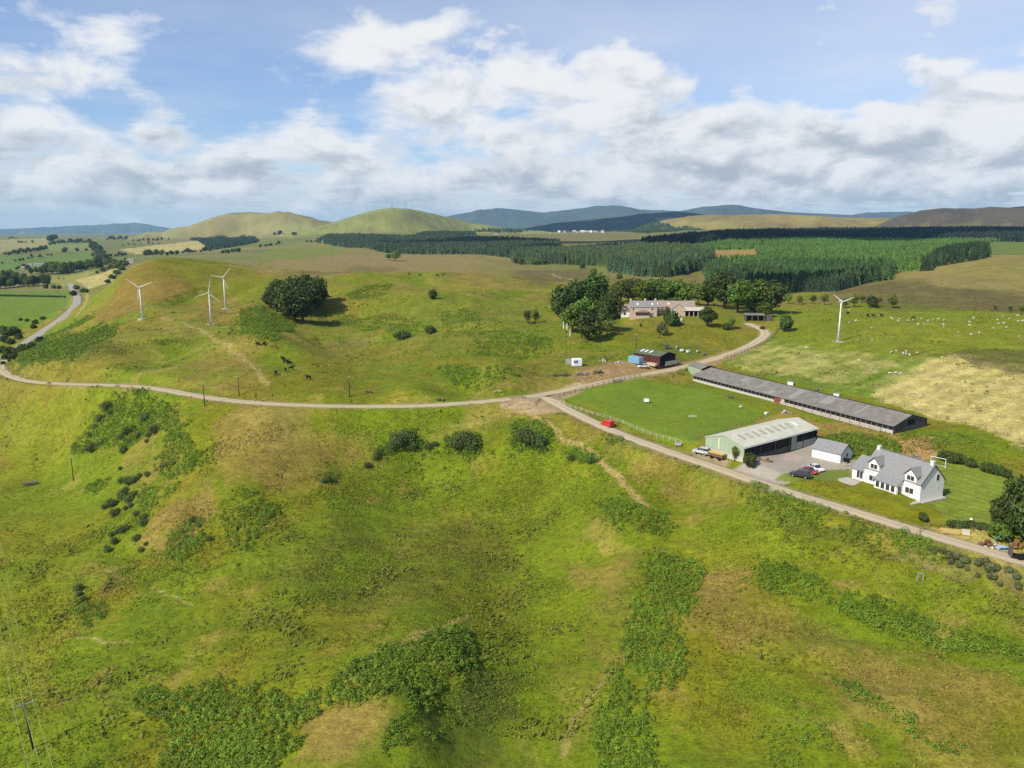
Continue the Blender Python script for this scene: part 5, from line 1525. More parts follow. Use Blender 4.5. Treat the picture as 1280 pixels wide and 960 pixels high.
    MB().hexa([(-1.5,-.6,3.2),(9.8,-.6,3.2),(9.8,6.5,4.3),(-1.5,6.5,4.3)], [(-1.5,-.6,3.3),(9.8,-.6,3.3),(9.8,6.5,4.4),(-1.5,6.5,4.4)]).build('roof', M_ROOFTIN, l)
    MB().box(-1.3, 9.6, 5.8, 6.1, -2, 4.1).build('back_wall', M_BLACKWALL, l)
    MB().box(9.4, 9.6, -.3, 5.8, -2, 3.3).build('side_wall', M_BLACKWALL, l)
    MB().box(-1.4, 9.7, -.5, -.35, 2.7, 3.2).build('fascia', M_BLACKWALL, l)
    for x in (-1.2, 1.0, 3.2, 5.4, 7.6): MB().box(x, x + .35, -.4, -.05, -2, 2.75).build('post', M_STONE, l)
    # left: pale outhouse
    e = empty('outhouse', (o[0] - 4.2, o[1] + 2.5, o[2] + .1), -.02, 'small white outhouse with brown roof at the left of the farmhouse', 'outhouse')
    MB().prism([(0, -2), (9, -2), (9, 2.6), (4.5, 5.6), (0, 2.6)], 0, 4.15, 'x').build('wall', M_WHITE, e)
    MB().prism([(-.3, 2.4), (4.5, 5.65), (9.3, 2.4), (9.3, 2.55), (4.5, 5.8), (-.3, 2.55)], -.2, 4.15, 'x').build('roof', M_STONEROOF, e)
    window(e, 1.2, .6, 1.2, 1.3, 0, M_FRAME, 1)
    t = empty('oil_tank', ground(850.5, 402), .1, 'small white oil tank on a stand below the farm range', 'tank')
    MB().box(-.8, .8, -.5, .5, .5, 1.7).build('tank_body', M_WFRAME, t, bevel=.15); MB().box(-.7, .7, -.4, .4, -.5, .5).build('stand', M_BLOCK, t)
    # cart shed
    o3, rz3, L3 = frame_of((932, 401.5), (954.5, 401.8)); L3 = max(L3, 9)
    q = empty('cart_shed', o3, rz3, 'dark open fronted cart shed under the big trees by the track', 'shed')
    MB().box(0, L3, 5.0, 5.2, -1.5, 3.2).box(0, .2, 0, 5, -1.5, 3.1).box(L3 - .2, L3, 0, 5, -1.5, 3.1).build('wall', M_DARKWOOD, q)
    MB().hexa([(-.4,-.5,3.0),(L3+.4,-.5,3.0),(L3+.4,5.4,3.5),(-.4,5.4,3.5)], [(-.4,-.5,3.12),(L3+.4,-.5,3.12),(L3+.4,5.4,3.62),(-.4,5.4,3.62)]).build('roof', M_ASB, q)
    for k2 in range(4): MB().box(.05 + k2 * (L3 - .3) / 3, .27 + k2 * (L3 - .3) / 3, -.2, .0, -1, 3.0).build('post', M_WOOD, q)
    MB().box(L3, L3 + 3.8, .5, 4.8, -1.5, 2.6).build('side_bay', M_DARKWOOD, q)
farmhouse()
# ------------------------------------------------------------------ wind turbines
def turbine(px, py, top_py, rpx, rot, yaw, label, group=None, name='wind_turbine'):
    p = ground(px, py); depth = p[1] * CP - (p[2] - ZC) * SP
    H = (py - top_py) / FPX * depth / .98; RB = rpx / FPX * depth
    t = empty(name, p, yaw, label, 'wind turbine', group)
    u = H / 18.0
    MB().tube((0, 0, -.5), (0, 0, H), .50 * u, .27 * u, 12).build('tower', M_TURB, t, True)
    MB().tube((0, 0, -1.5), (0, 0, .12), 2.6 * u, 2.6 * u, 14).build('base_pad', M_CONC, t)
    MB().box(-.42 * u, .42 * u, -1.1 * u, 1.5 * u, H - .05, H + .85 * u).build('nacelle', M_TURB, t, bevel=.12 * u)
    MB().tube((0, -1.1 * u, H + .4 * u), (0, -1.75 * u, H + .4 * u), .42 * u, .2 * u, 10).build('hub', M_TURB, t, True)
    for k in range(3):
        a = R(rot + 120 * k)
        d = np.array((math.sin(a), 0, math.cos(a))); w = np.array((math.cos(a), 0, -math.sin(a)))
        c = np.array((0, -1.4 * u, H + .4 * u)); prof = [(.05, .16), (.16, .30), (.5, .22), (.8, .16), (1.0, .07)]
        V, F = [], []
        for f, ch in prof:
            ch = ch * 1.45 * u; q = c + d * RB * f; th = .09 * u * (1.2 - f)
            V += [q - w * ch * .4 + (0, th * .3, 0), q + (0, th, 0), q + w * ch * .6, q + (0, -th, 0)]
        n = len(prof)
        for i in range(n - 1):
            for j in range(4): F.append((i * 4 + j, i * 4 + (j + 1) % 4, i * 4 + 4 + (j + 1) % 4, i * 4 + 4 + j))
        F += [(3, 2, 1, 0), tuple(range(4 * n - 4, 4 * n))]
        MB().add(V, F).build('blade', M_TURB, t)
    return t
turbine(178, 398.5, 361, 18, -52, .1, 'leftmost white wind turbine, its blades making a Y on the brown hillside')
turbine(264, 405, 367.5, 17.5, 12, .2, 'middle white wind turbine, standing lowest on the hill, one blade nearly upright')
turbine(282, 385.5, 348.5, 15.5, 40, .15, 'white wind turbine at the back right of the three on the hill')
turbine(1047.5, 427, 379, 15, -52, -.1, 'lone white wind turbine in the sheep field at the right')
turbine(205, 302, 292, 6, 0, .2, 'tiny distant white wind turbine left of the green hills', name='distant_wind_turbine')
turbine(128.5, 302, 297, 3.5, 25, .2, 'tiniest white wind turbine, far off before the blue firth', name='distant_wind_turbine')
# masts on the hill top
def mast(px, py, ph, label):
    p = ground(px, py); depth = p[1]; H = ph / FPX * depth
    t = empty('radio_mast', p, 0, label, 'mast')
    w = .012 * H + 3.5
    q = MB()
    for sx, sy in ((-1, -1), (1, -1), (1, 1), (-1, 1)):
        q.tube((sx * w, sy * w, -10), (sx * w * .25, sy * w * .25, H), 1.1, .7, 5)
    for k in range(9):
        f = k / 9; g = (k + 1) / 9; a = w * (1 - .75 * f); b = w * (1 - .75 * g)
        q.tube((-a, -a, H * f), (b, -b, H * g), .5, .5, 4); q.tube((a, -a, H * f), (-b, -b, H * g), .5, .5, 4)
    q.build('lattice', M_STEEL, t)
    MB().tube((0, 0, H), (0, 0, H * 1.15), .9, .5, 6).build('aerial', M_STEEL, t)
mast(490, 262, 8.0, 'left lattice radio mast on top of the green hill')
mast(507, 262, 9.8, 'right and taller lattice radio mast on the green hill')
for x, lb in ((496.5, 'left short aerial between the two hilltop masts'), (500.5, 'right short aerial between the two hilltop masts')):
    p = ground(x, 262.3); t = empty('short_aerial', p, 0, lb, 'aerial')
    MB().tube((0, 0, -8), (0, 0, 9), 1.0, .7, 6).build('pole', M_STEEL, t); MB().box(-3, 3, -3, 3, -8, 3).build('hut', M_CONC, t)

# ------------------------------------------------------------------ poles and wires
def pole(x, y, z, H, rz, label, arm=2.4, group=None, lean=0.0):
    t = empty('utility_pole', (x, y, z), rz, label, 'pole', group)
    MB().tube((0, 0, -1), (lean, 0, H), .17, .12, 8).build('post', M_POLE, t, True)
    if arm:
        MB().box(lean - arm / 2, lean + arm / 2, -.07, .07, H - .25, H - .1).build('crossarm', M_STEEL, t)
        for k in (-1, 0, 1): MB().tube((lean + k * arm * .46, 0, H - .1), (lean + k * arm * .46, 0, H + .12), .05, .07, 6).build('insulator', M_WFRAME, t)
    return t
pb = ground(42, 936)
pole(pb[0], pb[1], pb[2], 8.6, R(36), 'wooden power pole with crossarm in the grass at the lower left', 3.0, lean=-.6)
fa = (pb[0] - 55, pb[1] + 74); fb = (pb[0] + 50, pb[1] - 64)
def zsafe(x, y): return float(height(x, y, False)[0])
for (x, y), lb in ((fa, 'wooden power pole further up the slope along the lower left wires'), (fb, 'wooden power pole nearest the viewer on the lower left wires')):
    pole(x, y, zsafe(x, y), 8.6, R(36), lb, 3.0)
def wire(p, q, sag, label, group):
    m = MB(); n = 14; pts = []
    for i in range(n + 1):
        f = i / n; a = np.array(p) * (1 - f) + np.array(q) * f; a[2] -= sag * 4 * f * (1 - f); pts.append(a)
    for a, b in zip(pts[:-1], pts[1:]): m.tube(a, b, .028, .028, 4)
    tagged(m.build('power_cable', M_WIRE), label, 'cable', group)
cs, sn = math.cos(R(36)), math.sin(R(36))
for k in (-1, 0, 1):
    off = np.array((cs, sn)) * (k * 1.38)
    A = (pb[0] - .49 + off[0], pb[1] - .35 + off[1], pb[2] + 8.7)
    for q in (fa, fb):
        wire(A, (q[0] + off[0], q[1] + off[1], zsafe(*q) + 8.7), 1.0, 'thin pale power wire strung over the grass at the lower left', 'wires of the lower left power line')
for px, py, ph, lb in [(92, 601, 29, 'dark wooden pole standing in the lower left field'), (256, 508, 27, 'dark wooden pole on the near side of the farm track'), (299, 495, 24, 'dark wooden pole on the far side of the farm track'),
                       (437, 496, 24, 'slim wooden pole beyond the middle of the farm track'), (795, 436, 17, 'slim pole on the bank above the red shed'), (54, 408, 8, 'pole beside the bend of the main road at the left')]:
    p = ground(px, py); d = p[1] * CP - (p[2] - ZC) * SP
    pole(p[0], p[1], p[2], ph / FPX * d / .96, .4, lb, .7)
def aerials():
    p = ground(708, 456); d = p[1]; H = 50 / FPX * d / .98
    t = empty('aerial_mast', p, 0, 'tall thin aerial mast with white panels beside the white cabin', 'mast')
    for x, h in ((0, H), (1.5, H * .94), (3.0, H * .3)):
        MB().tube((x, 0, -1), (x, 0, h), .075, .05, 6).build('pole', M_POLE, t)
    for x, z in ((-1.4, H - 1.5), (.0, H - 2), (1.2, H - 4.5)):
        MB().box(x - .13, x + .13, -.13, .13, z, z + 2.6).build('antenna_panel', M_WFRAME, t)
    MB().box(-1.6, 1.6, -.08, .08, H - .6, H - .45).build('crossarm', M_STEEL, t)
    MB().box(-.3, 2.2, -.1, .1, .2, 2.4).build('mesh_gate', M_STEEL, t)
    p = ground(717, 405.5) ; t = empty('aerial_post', p, 0, 'short pale post with a white panel before the dark clump', 'post')
    MB().tube((0, 0, -1), (0, 0, 3), .12, .1, 6).build('pole', M_STEEL, t); MB().box(-.22, .22, -.22, .22, 1.2, 4.6).build('antenna_panel', M_WFRAME, t)
    p = ground(721, 457.5); t = empty('white_cabin', p, .2, 'small round cornered white cabin with dark windows by the aerials', 'cabin')
    MB().box(-1.9, 1.9, -1.2, 1.2, 0, 3.0).build('body', M_WFRAME, t, bevel=.35)
    MB().box(-1.9, 1.9, -1.0, 1.0, -.8, .1).build('plinth', M_BLACKWALL, t)
    for x in (-1.5, -.6): MB().box(x, x + .6, -1.26, -1.18, 1.3, 2.4).build('window', M_GLASS, t)
aerials()

# ------------------------------------------------------------------ vehicles
def paint(name, c):
    m = simple_mat(name, c, .28, .5); m.node_tree.nodes['Principled BSDF'].inputs['Coat Weight'].default_value = .5; return m
def vehicle(px, py, toward, L, W, H, kind, mat, name, label, cat, sc=1.0):
    p = ground(px, py); q = ground(*toward); rz = math.atan2(q[1] - p[1], q[0] - p[0])
    t = empty(name, p, rz, label, cat)
    t.scale = (sc, sc, sc); t.location.z += .05
    hw = W / 2
    prof = {  # side profile of the painted body and of the glass house, in fractions of length and height
     'car': ([(0,.22),(0,.50),(.05,.58),(.14,.62),(.74,.60),(.95,.52),(1,.40),(1,.22)], [(.10,.60),(.24,.97),(.55,1.0),(.74,.60)]),
     'suv': ([(0,.25),(0,.58),(.04,.62),(.74,.62),(.96,.55),(1,.45),(1,.25)], [(.03,.61),(.08,.98),(.60,1.0),(.76,.61)]),
     'van': ([(0,.20),(0,.96),(.05,1.0),(.62,1.0),(.68,.95),(.80,.60),(.97,.48),(1,.38),(1,.20)], None),
     'pickup': ([(0,.25),(0,.60),(.42,.60),(.42,.62),(.74,.62),(.96,.55),(1,.45),(1,.25)], [(.40,.61),(.44,.98),(.60,1.0),(.76,.61)]),
    }[kind]
    b = MB().prism([((f - .5) * L, z * H) for f, z in prof[0]], -hw, hw, 'y').build('body', mat, t, bevel=.06)
    if prof[1]:
        pr = [((f - .5) * L, z * H) for f, z in prof[1]]
        MB().prism(pr, -hw * .88, hw * .88, 'y').build('cabin_glass', M_GLASS, t, bevel=.05)
        x0, x1 = pr[1][0] + .05, pr[2][0] - .02
        MB().box(x0, x1, -hw * .82, hw * .82, H * .97, H * 1.01).build('roof', mat, t, bevel=.02)
        if kind in ('suv', 'car'):
            for f in (.36, .52): MB().box((f - .5) * L - .05, (f - .5) * L + .05, -hw * .9, hw * .9, H * .6, H * .97).build('pillar', mat, t)
    else:
        MB().hexa([(.185*L,-hw*.9,H*.9),(.305*L,-hw*.9,H*.62),(.305*L,hw*.9,H*.62),(.185*L,hw*.9,H*.9)], [(.20*L,-hw*.9,H*.93),(.325*L,-hw*.9,H*.63),(.325*L,hw*.9,H*.63),(.20*L,hw*.9,H*.93)]).build('windscreen', M_GLASS, t)
        for sgn in (-1, 1): MB().box(.04 * L, .19 * L, sgn * hw - .02, sgn * hw + .02, H * .6, H * .88).build('side_window', M_GLASS, t)
    wr = .17 * L * .5 if L < 4 else .36
    for sx in (-.31, .31):
        for sy in (-1, 1):
            w = MB().tube((sx * L, sy * hw - sy * .2, wr), (sx * L, sy * hw + sy * .03, wr), wr, wr, 14).build('wheel', M_TYRE, t)
            MB().tube((sx * L, sy * hw, wr), (sx * L, sy * hw + sy * .05, wr), wr * .6, wr * .55, 10).build('rim', M_STEEL, w)
    for sy in (-1, 1): MB().box(L * .47, L * .502, sy * hw * .75 - .18, sy * hw * .75 + .18, H * .38, H * .48).build('headlight', M_SKYLW, t)
    return t
P_RED = paint('red paint', (.55, .015, .015)); P_WHITE = paint('white paint', (.75, .75, .74)); P_SILVER = paint('silver paint', (.50, .51, .52)); P_BLACK = paint('black paint', (.03, .032, .036))
P_RED2 = paint('dark red paint', (.38, .012, .02))
vehicle(759, 533.0, (738, 525), 4.1, 1.8, 1.95, 'van', P_RED, 'delivery_van', 'small red van on the track beside the paddock fence', 'van')
vehicle(877, 567.5, (860, 564.5), 4.6, 1.9, 1.85, 'suv', P_SILVER, 'parked_car', 'silver off-road car beside the track at the barn gable', 'car')
vehicle(1000, 596.5, (985, 593.5), 4.9, 2.0, 1.95, 'suv', P_BLACK, 'parked_car', 'black people carrier nearest the lawn in the yard', 'car')
vehicle(1012, 591.3, (1024, 595), 4.1, 1.75, 1.5, 'car', P_RED2, 'parked_car', 'dark red car between the black and the white cars', 'car')
vehicle(1020, 588.0, (1034, 593), 4.3, 1.75, 1.5, 'car', P_WHITE, 'parked_car', 'white car parked closest to the garage', 'car')
vehicle(804, 459.6, (790, 458.5), 4.2, 1.75, 1.5, 'car', P_WHITE, 'parked_car', 'white car in front of the blue container', 'car')

# ------------------------------------------------------------------ farm clutter
def yellow_trailer():
    p = ground(896, 573); q = ground(880, 567); rz = math.atan2(p[1] - q[1], p[0] - q[0])
    t = empty('farm_trailer', p, rz, 'yellow topped farm trailer with wooden sides beside the silver car', 'trailer')
    MB().box(-2.4, 2.4, -.95, .95, .7, .9).build('bed', M_WOOD, t)
    MB().box(-2.4, 2.4, -.98, -.92, .9, 1.5).box(-2.4, 2.4, .92, .98, .9, 1.5).build('side_boards', M_RUST, t)
    m = MB()
    for k in range(7): m.box(-2.3, 2.3, -.85 + k * .25, -.65 + k * .25, 1.1 + .05 * (k % 3), 1.62 + .08 * (k % 2))
    m.build('load', M_NEWWOOD, t)
    for x in (-1.2, 1.2):
        for y in (-1, 1): MB().tube((x, y * .8, .42), (x, y * 1.05, .42), .42, .42, 12).build('wheel', M_TYRE, t)
    MB().tube((2.4, 0, .75), (3.6, 0, .5), .07).build('drawbar', M_RUST, t)
yellow_trailer()
def rock_pile(name, px, py, w, d, h, n, mat, label, cat, seed, rz=0.0):
    """a heap of angular lumps, one mesh"""
    p = ground(px, py); rg = np.random.RandomState(seed); bm = bmesh.new()
    for k in range(n):
        s = rg.uniform(.13, .42)
        x, y = rg.uniform(-w / 2, w / 2), rg.uniform(-d / 2, d / 2)
        f = max(0, 1 - (2 * x / w) ** 2) * max(0, 1 - (2 * y / d) ** 2)
        M = Matrix.Translation((x, y, h * f * rg.uniform(.3, 1))) @ Matrix.Rotation(rg.uniform(0, 3), 4, Vector(rg.normal(size=3)).normalized()) @ Matrix.Diagonal((s * 1.4, s, s * .7, 1))
        bmesh.ops.create_icosphere(bm, subdivisions=1, radius=1, matrix=M)
    for v in bm.verts: v.co += Vector(rg.normal(size=3)) * .06
    me = bpy.data.meshes.new(name); bm.to_mesh(me); bm.free(); me.materials.append(mat)
    o = link(name, me); o.location = p; o.rotation_euler = (0, 0, rz); tagged(o, label, cat); return o
rock_pile('rubble_heap', 700, 470, 9, 1.6, .9, 60, M_DARKWOOD, 'left part of the dark rubble line beside the farm track', 'rubble', 1, .1)
rock_pile('rubble_heap', 728, 468.5, 5.5, 1.5, 1.0, 44, M_SLATED, 'middle heap of grey rubble beside the farm track', 'rubble', 2, .15)
rock_pile('rubble_heap', 748, 466.5, 4, 2.0, 1.7, 26, M_DARKWOOD, 'highest dark heap at the right end of the rubble line', 'rubble', 3, .1)
rock_pile('stone_heap', 753, 451.5, 2.6, 1.6, 1.2, 14, M_CONC, 'small pale stone heap on the bare ground left of the container', 'stones', 4)
rock_pile('stone_heap', 774, 454.0, 3.2, 1.4, .8, 14, M_BLOCK, 'low whitish stone heap nearest the blue container', 'stones', 5)
rock_pile('stone_heap', 550, 500.5, 3.2, 1.6, .9, 14, M_DARKWOOD, 'dark heap of stones beside the middle of the farm track', 'stones', 6)
rock_pile('stone_heap', 623, 490.5, 3.0, 1.8, 1.0, 14, M_STONE, 'pinkish boulder heap beside the track near the junction', 'stones', 7)
rock_pile('earth_heap', 1142, 574, 4.5, 3, 1.5, 24, M_SLATED, 'grey heap behind the roof of the white house', 'heap', 8)
rock_pile('rubbish_heap', 1233, 682, 3.0, 1.6, 1.3, 26, M_RUST, 'brown rubbish heap beside the track by the dark trees', 'rubbish', 9)
rock_pile('rubbish_heap', 1241, 684, 3.4, 1.8, .9, 24, M_BLOCK, 'pale rubbish heap between the brown heap and the blue sheet', 'rubbish', 10)
rock_pile('rubbish_heap', 1270, 683, 2.8, 1.6, 1.3, 22, simple_mat('orange waste', (.22, .115, .05), .9, .1, 0, .3, 3), 'orange heap under the dark trees at the right edge', 'rubbish', 11)
rock_pile('timber_heap', 959, 577, 2.6, 1.5, 1.0, 22, simple_mat('split logs', (.28, .17, .085), .9, .1, 0, .3, 3), 'orange brown log heap in front of the dark barn side', 'logs', 12)
rock_pile('scrap_heap', 945, 575, 4.0, 1.8, 1.4, 26, M_SLATED, 'dark scrap heap along the barn by the bush', 'scrap', 13, .8)
rock_pile('stone_heap', 983, 516.5, 3.2, 1.6, 1.0, 16, M_BLOCK, 'pale stone heap between the green barn and the long shed', 'stones', 14)
def small_box(px, py, sx, sy, sz, mat, name, label, cat, rz=.3, legs=False, lid=None):
    t = empty(name, ground(px, py), rz, label, cat)
    z0 = .35 if legs else -.1
    MB().box(-sx / 2, sx / 2, -sy / 2, sy / 2, z0, z0 + sz).build('body', mat, t, bevel=.05)
    if legs:
        for x in (-1, 1):
            for y in (-1, 1): MB().box(x * sx * .42 - .06, x * sx * .42 + .06, y * sy * .4 - .06, y * sy * .4 + .06, -.2, z0).build('leg', M_WOOD, t)
    if lid: MB().box(-sx / 2 - .06, sx / 2 + .06, -sy / 2 - .06, sy / 2 + .06, z0 + sz, z0 + sz + .08).build('lid', lid, t)
    return t
small_box(808, 503.5, 1.7, .6, 1.1, M_WFRAME, 'feed_box', 'white box on legs in the middle of the bright paddock', 'box', -.2, True, M_BLOCK)
small_box(866, 520.5, 2.4, .3, .18, M_WFRAME, 'white_plank', 'white plank lying in the bright paddock', 'plank', .0, False, M_WFRAME)
small_box(913, 498, 1.8, .8, .5, M_DARKWOOD, 'water_trough', 'dark water trough near the long shed in the paddock', 'trough', -.6, True)
rock_pile('boulder', 926, 510, 1.2, 1.0, .9, 6, M_CONC, 'whitish boulder at the right side of the paddock', 'boulder', 20)
small_box(958, 517.5, 1.1, .8, .6, M_WFRAME, 'feed_sack', 'white sack on the dry ground by the paddock corner', 'sack', .5, False, M_WFRAME)
small_box(988, 481, 1.9, 1.5, 1.3, M_WFRAME, 'hut', 'tiny white hut just behind the middle of the long shed roof', 'hut', -.5, False, M_ASBL)
small_box(1045.5, 494.5, 1.8, 1.2, .9, M_WFRAME, 'hut', 'white box behind the right part of the long shed roof', 'box', -.5, False, M_ASBL)
rock_pile('scrap_heap', 1022, 488, 2.6, 1.3, .7, 12, M_SLATED, 'grey scrap heap behind the long shed between two white boxes', 'scrap', 21)
small_box(848, 558, 1.8, .9, .6, M_STEEL, 'water_trough', 'grey water trough at the lower paddock corner by the track', 'trough', -.4, True)
small_box(38, 606.5, 4.4, 1.0, .9, M_WOOD, 'feed_trough', 'long wooden feed trough in the field at the far left', 'trough', .45, True)
small_box(460, 491.5, 2.2, .8, .55, M_RUST, 'feed_trough', 'brown feed trough beyond the farm track', 'trough', .0, True)
small_box(1207, 667.5, 1.4, .9, .9, M_POSTW, 'crate', 'cream crate between the yellow timber and the rubbish', 'crate', -.3, False, M_POSTW)
def timber_stack():
    t = empty('timber_stack', ground(1188, 666.5), -.35, 'stack of fresh yellow timber beside the track', 'timber')
    rg = random.Random(4)
    for k in range(9):
        y = -.5 + .5 * (k % 3); z = .1 + .22 * (k // 3)
        MB().box(-1.9 + rg.uniform(-.3, .3), 1.9 + rg.uniform(-.3, .3), y, y + .42, z, z + .18).build('beam', M_NEWWOOD, t)
    for x in (-1.2, 1.2): MB().box(x, x + .15, -.6, 1.0, -.1, .1).build('bearer', M_WOOD, t)
    m = MB(); n = 14
    for k in range(n):
        a0, a1 = math.pi * k / n, math.pi * (k + 1) / n
        m.tube((math.cos(a0) * 1.7, 0, math.sin(a0) * 2.3), (math.cos(a1) * 1.7, 0, math.sin(a1) * 2.3), .06, .06, 5)
    o = m.build('hoop_pipe', M_BLUE); o.location = ground(1252, 683); o.rotation_euler = (0, 0, -.2); tagged(o, 'pale blue pipe hoop arching over the rubbish', 'pipe')
    m = MB(); rg = np.random.RandomState(3); V, F = [], []
    for i in range(6):
        for j in range(4): V.append((i * .5 - 1.25, j * .45 - .7, .35 + .35 * rg.rand() * (1 - abs(i - 2.5) / 3)))
    for i in range(5):
        for j in range(3): F.append((i * 4 + j, i * 4 + j + 1, i * 4 + j + 5, i * 4 + j + 4))
    V += [(x, y, -.1) for x, y, z in V]; nb = 24
    F += [tuple(k + nb for k in f[::-1]) for f in F]
    ring = [0,1,2,3,7,11,15,19,23,22,21,20,16,12,8,4]
    F += [(ring[k], ring[(k + 1) % 16], ring[(k + 1) % 16] + nb, ring[k] + nb) for k in range(8)]
    o = m.add(V, F).build('tarpaulin', simple_mat('pale blue sheet', (.32, .47, .62), .5, .4)); o.location = ground(1254, 686); tagged(o, 'crumpled pale blue sheet on the rubbish by the track', 'tarpaulin')
    t = empty('flat_trailer', ground(1276, 699), -.25, 'black flat trailer at the right edge of the track', 'trailer')
    MB().box(-2.0, 2.2, -1, 1, .55, .8).build('deck', M_TYRE, t); MB().box(-2.05, -1.9, -1, 1, .55, 2.4).build('headboard', M_DARKWOOD, t)
    for x in (-.5, .6):
        for y in (-1, 1): MB().tube((x, y * .9, .36), (x, y * 1.1, .36), .36, .36, 12).build('wheel', M_TYRE, t)
    b = bmesh.new(); bmesh.ops.create_uvsphere(b, u_segments=12, v_segments=8, radius=.3); me = bpy.data.meshes.new('ball'); b.to_mesh(me); b.free(); me.materials.append(M_WFRAME)
    o = link('ball', me); p = ground(1214, 650.5); o.location = (p[0], p[1], p[2] + .25); tagged(o, 'small white ball at the edge of the lawn', 'ball')
timber_stack()
def goal(px, py, w, h, d, rz, label):
    t = empty('football_goal', ground(px, py), rz, label, 'goal'); M_WFRAME = globals()['M_STEEL'] if w < 1.5 else globals()['M_WFRAME']
    for s in (-1, 1): MB().tube((s * w / 2, 0, -.1), (s * w / 2, 0, h), .07).build('goal_post', M_WFRAME, t)
    MB().tube((-w / 2, 0, h), (w / 2, 0, h), .07).build('crossbar', M_WFRAME, t)
    for s in (-1, 1): MB().tube((s * w / 2, 0, h), (s * w / 2, d, 0), .04).build('stay', M_WFRAME, t)
    MB().tube((-w / 2, d, .04), (w / 2, d, .04), .04).build('back_bar', M_WFRAME, t)
goal(1172, 583, 3.6, 2.3, 1.0, -.9, 'white garden football goal behind the gable of the white house')
goal(1150, 728, 1.0, 1.9, .6, -.2, 'white goal frame in the grass at the lower right')

# ------------------------------------------------------------------ fences
def fence(pts, gap, h, mat, label, rails=(.4, .75, 1.05), rail_r=.035, post_r=.07, closed=False, name='fence'):
    P = chaikin(np.array([ground(*p) for p in pts]), 1)
    s = np.r_[0, np.cumsum(np.hypot(*np.diff(P[:, :2], axis=0).T))]
    n = max(2, min(98, int(s[-1] / gap) + 1)); q = np.linspace(0, s[-1], n)
    X, Y = np.interp(q, s, P[:, 0]), np.interp(q, s, P[:, 1]); Zs = height(X, Y, False)
    t = empty(name, (X[0], Y[0], Zs[0]), 0, label, 'fence')
    b = MB().box(-post_r, post_r, -post_r, post_r, -.4, h); first = None
    for k in range(n):
        if first is None: first = b.build('post', mat, t); o = first
        else:
            o = first.copy(); C.objects.link(o); o.parent = t
        o.location = (X[k] - X[0], Y[k] - Y[0], Zs[k] - Zs[0]); o.rotation_euler = (0, 0, k * .7)
    m = MB()
    for rh in rails:
        for k in range(n - 1):
            m.tube((X[k] - X[0], Y[k] - Y[0], Zs[k] - Zs[0] + rh * h / 1.1), (X[k + 1] - X[0], Y[k + 1] - Y[0], Zs[k + 1] - Zs[0] + rh * h / 1.1), rail_r, rail_r, 4)
    m.build('rail', mat, t)
fence([(686,501),(720,512),(760,525),(800,539),(835,550),(852,556)], 2.6, 1.2, M_POSTW, 'pale post and rail fence between the paddock and the house track', (.5, 1.0), .035, .05)
fence([(698,497),(725,489),(760,480),(800,471)], 2.6, 1.3, M_WOOD, 'dark post and rail fence along the top of the paddock by the farm track', (.4, .75, 1.05), .05, .09)
fence([(800,471),(830,476),(866,484)], 3.0, 1.1, M_WOOD, 'short dark fence from the farm track to the long shed', (.6, 1.05), .03)
fence([(865,485),(900,494),(950,507),(990,518)], 3.0, 1.1, M_WOOD, 'wire fence along the lower side of the long shed', (.4, .75, 1.05), .015, .05)
fence([(850,560),(880,548),(930,530),(965,518)], 3.0, 1.1, M_WOOD, 'wire fence at the right side of the paddock', (.4, .75, 1.05), .015, .05)
fence([(700,517),(760,545),(830,572),(900,599),(960,619),(1030,641),(1100,660),(1150,672)], 3.4, 1.1, M_WOOD, 'long wire fence on the lower side of the house track', (.35, .7, 1.05), .014, .06)
fence([(905,449),(935,438),(955,430),(968,420),(976,408)], 2.6, 1.2, M_WOOD, 'dark fence along the field side of the farm track bend', (.4, .75, 1.05), .04, .08)
fence([(897,456),(960,472),(1030,486),(1100,500),(1180,522),(1230,537),(1290,556)], 3.6, 1.1, M_WOOD, 'long wire fence between the long shed and the hay field', (.35, .7, 1.05), .014, .06)
fence([(1145,672),(1160,655),(1190,662),(1235,668)], 2.5, 1.2, M_WOOD, 'wooden fence by the timber stack in front of the lawn', (.5, 1.0), .03, .06)
fence([(830,427),(855,429),(885,436),(900,440)], 2.0, 1.2, M_WOOD, 'weathered fence along the upper side of the garden plot by the red shed', (.5, 1.05), .04, .06)
fence([(846,455),(870,449),(890,443),(900,440)], 2.0, 1.2, M_WOOD, 'dark fence along the track side of the garden plot', (.3, .6, .9, 1.1), .02, .06)
fence([(985,388),(1060,390),(1140,395),(1290,400)], 6, 1.2, M_WOOD, 'far boundary fence of the sheep field below the scattered trees', (.6, 1.05), .02, .09)
tgate = empty('field_gate', ground(772, 478.5), .35, 'dark field gate in the fence at the top of the paddock', 'gate')
for k in range(5): MB().box(-1.8, 1.8, -.03, .03, .2 + .22 * k, .3 + .22 * k).build('bar', M_DARKWOOD, tgate)
for x in (-1.9, 1.9): MB().box(x - .1, x + .1, -.1, .1, -.3, 1.5).build('gate_post', M_WOOD, tgate)
fence([(120,311),(122,311)], 5, 1, M_POSTW, 'tiny fence at the far road', (1,), .05) if False else None
# garden plot
for k, (x, y, sx, sy, sz, m, lb) in enumerate([(834,436,2.2,1.4,1.3,M_DARKWOOD,'dark hen house in the garden plot by the red shed'), (852,440,1.3,.9,.8,M_WFRAME,'white hive box at the left of the garden plot'),
        (860,441.5,1.3,.9,.9,M_WFRAME,'white hive box in the middle of the garden plot'), (872,441,1.0,.8,.6,M_BLOCK,'grey box at the right of the garden plot'), (846,436,1.0,.8,.8,M_STEEL,'small metal crate at the back of the garden plot'), (880,444,1.6,.8,.6,M_WOOD,'wooden planter near the track side of the garden plot')]):
    small_box(x, y, sx, sy, sz, m, 'garden_box', lb, 'box', .2 * k, True, m)

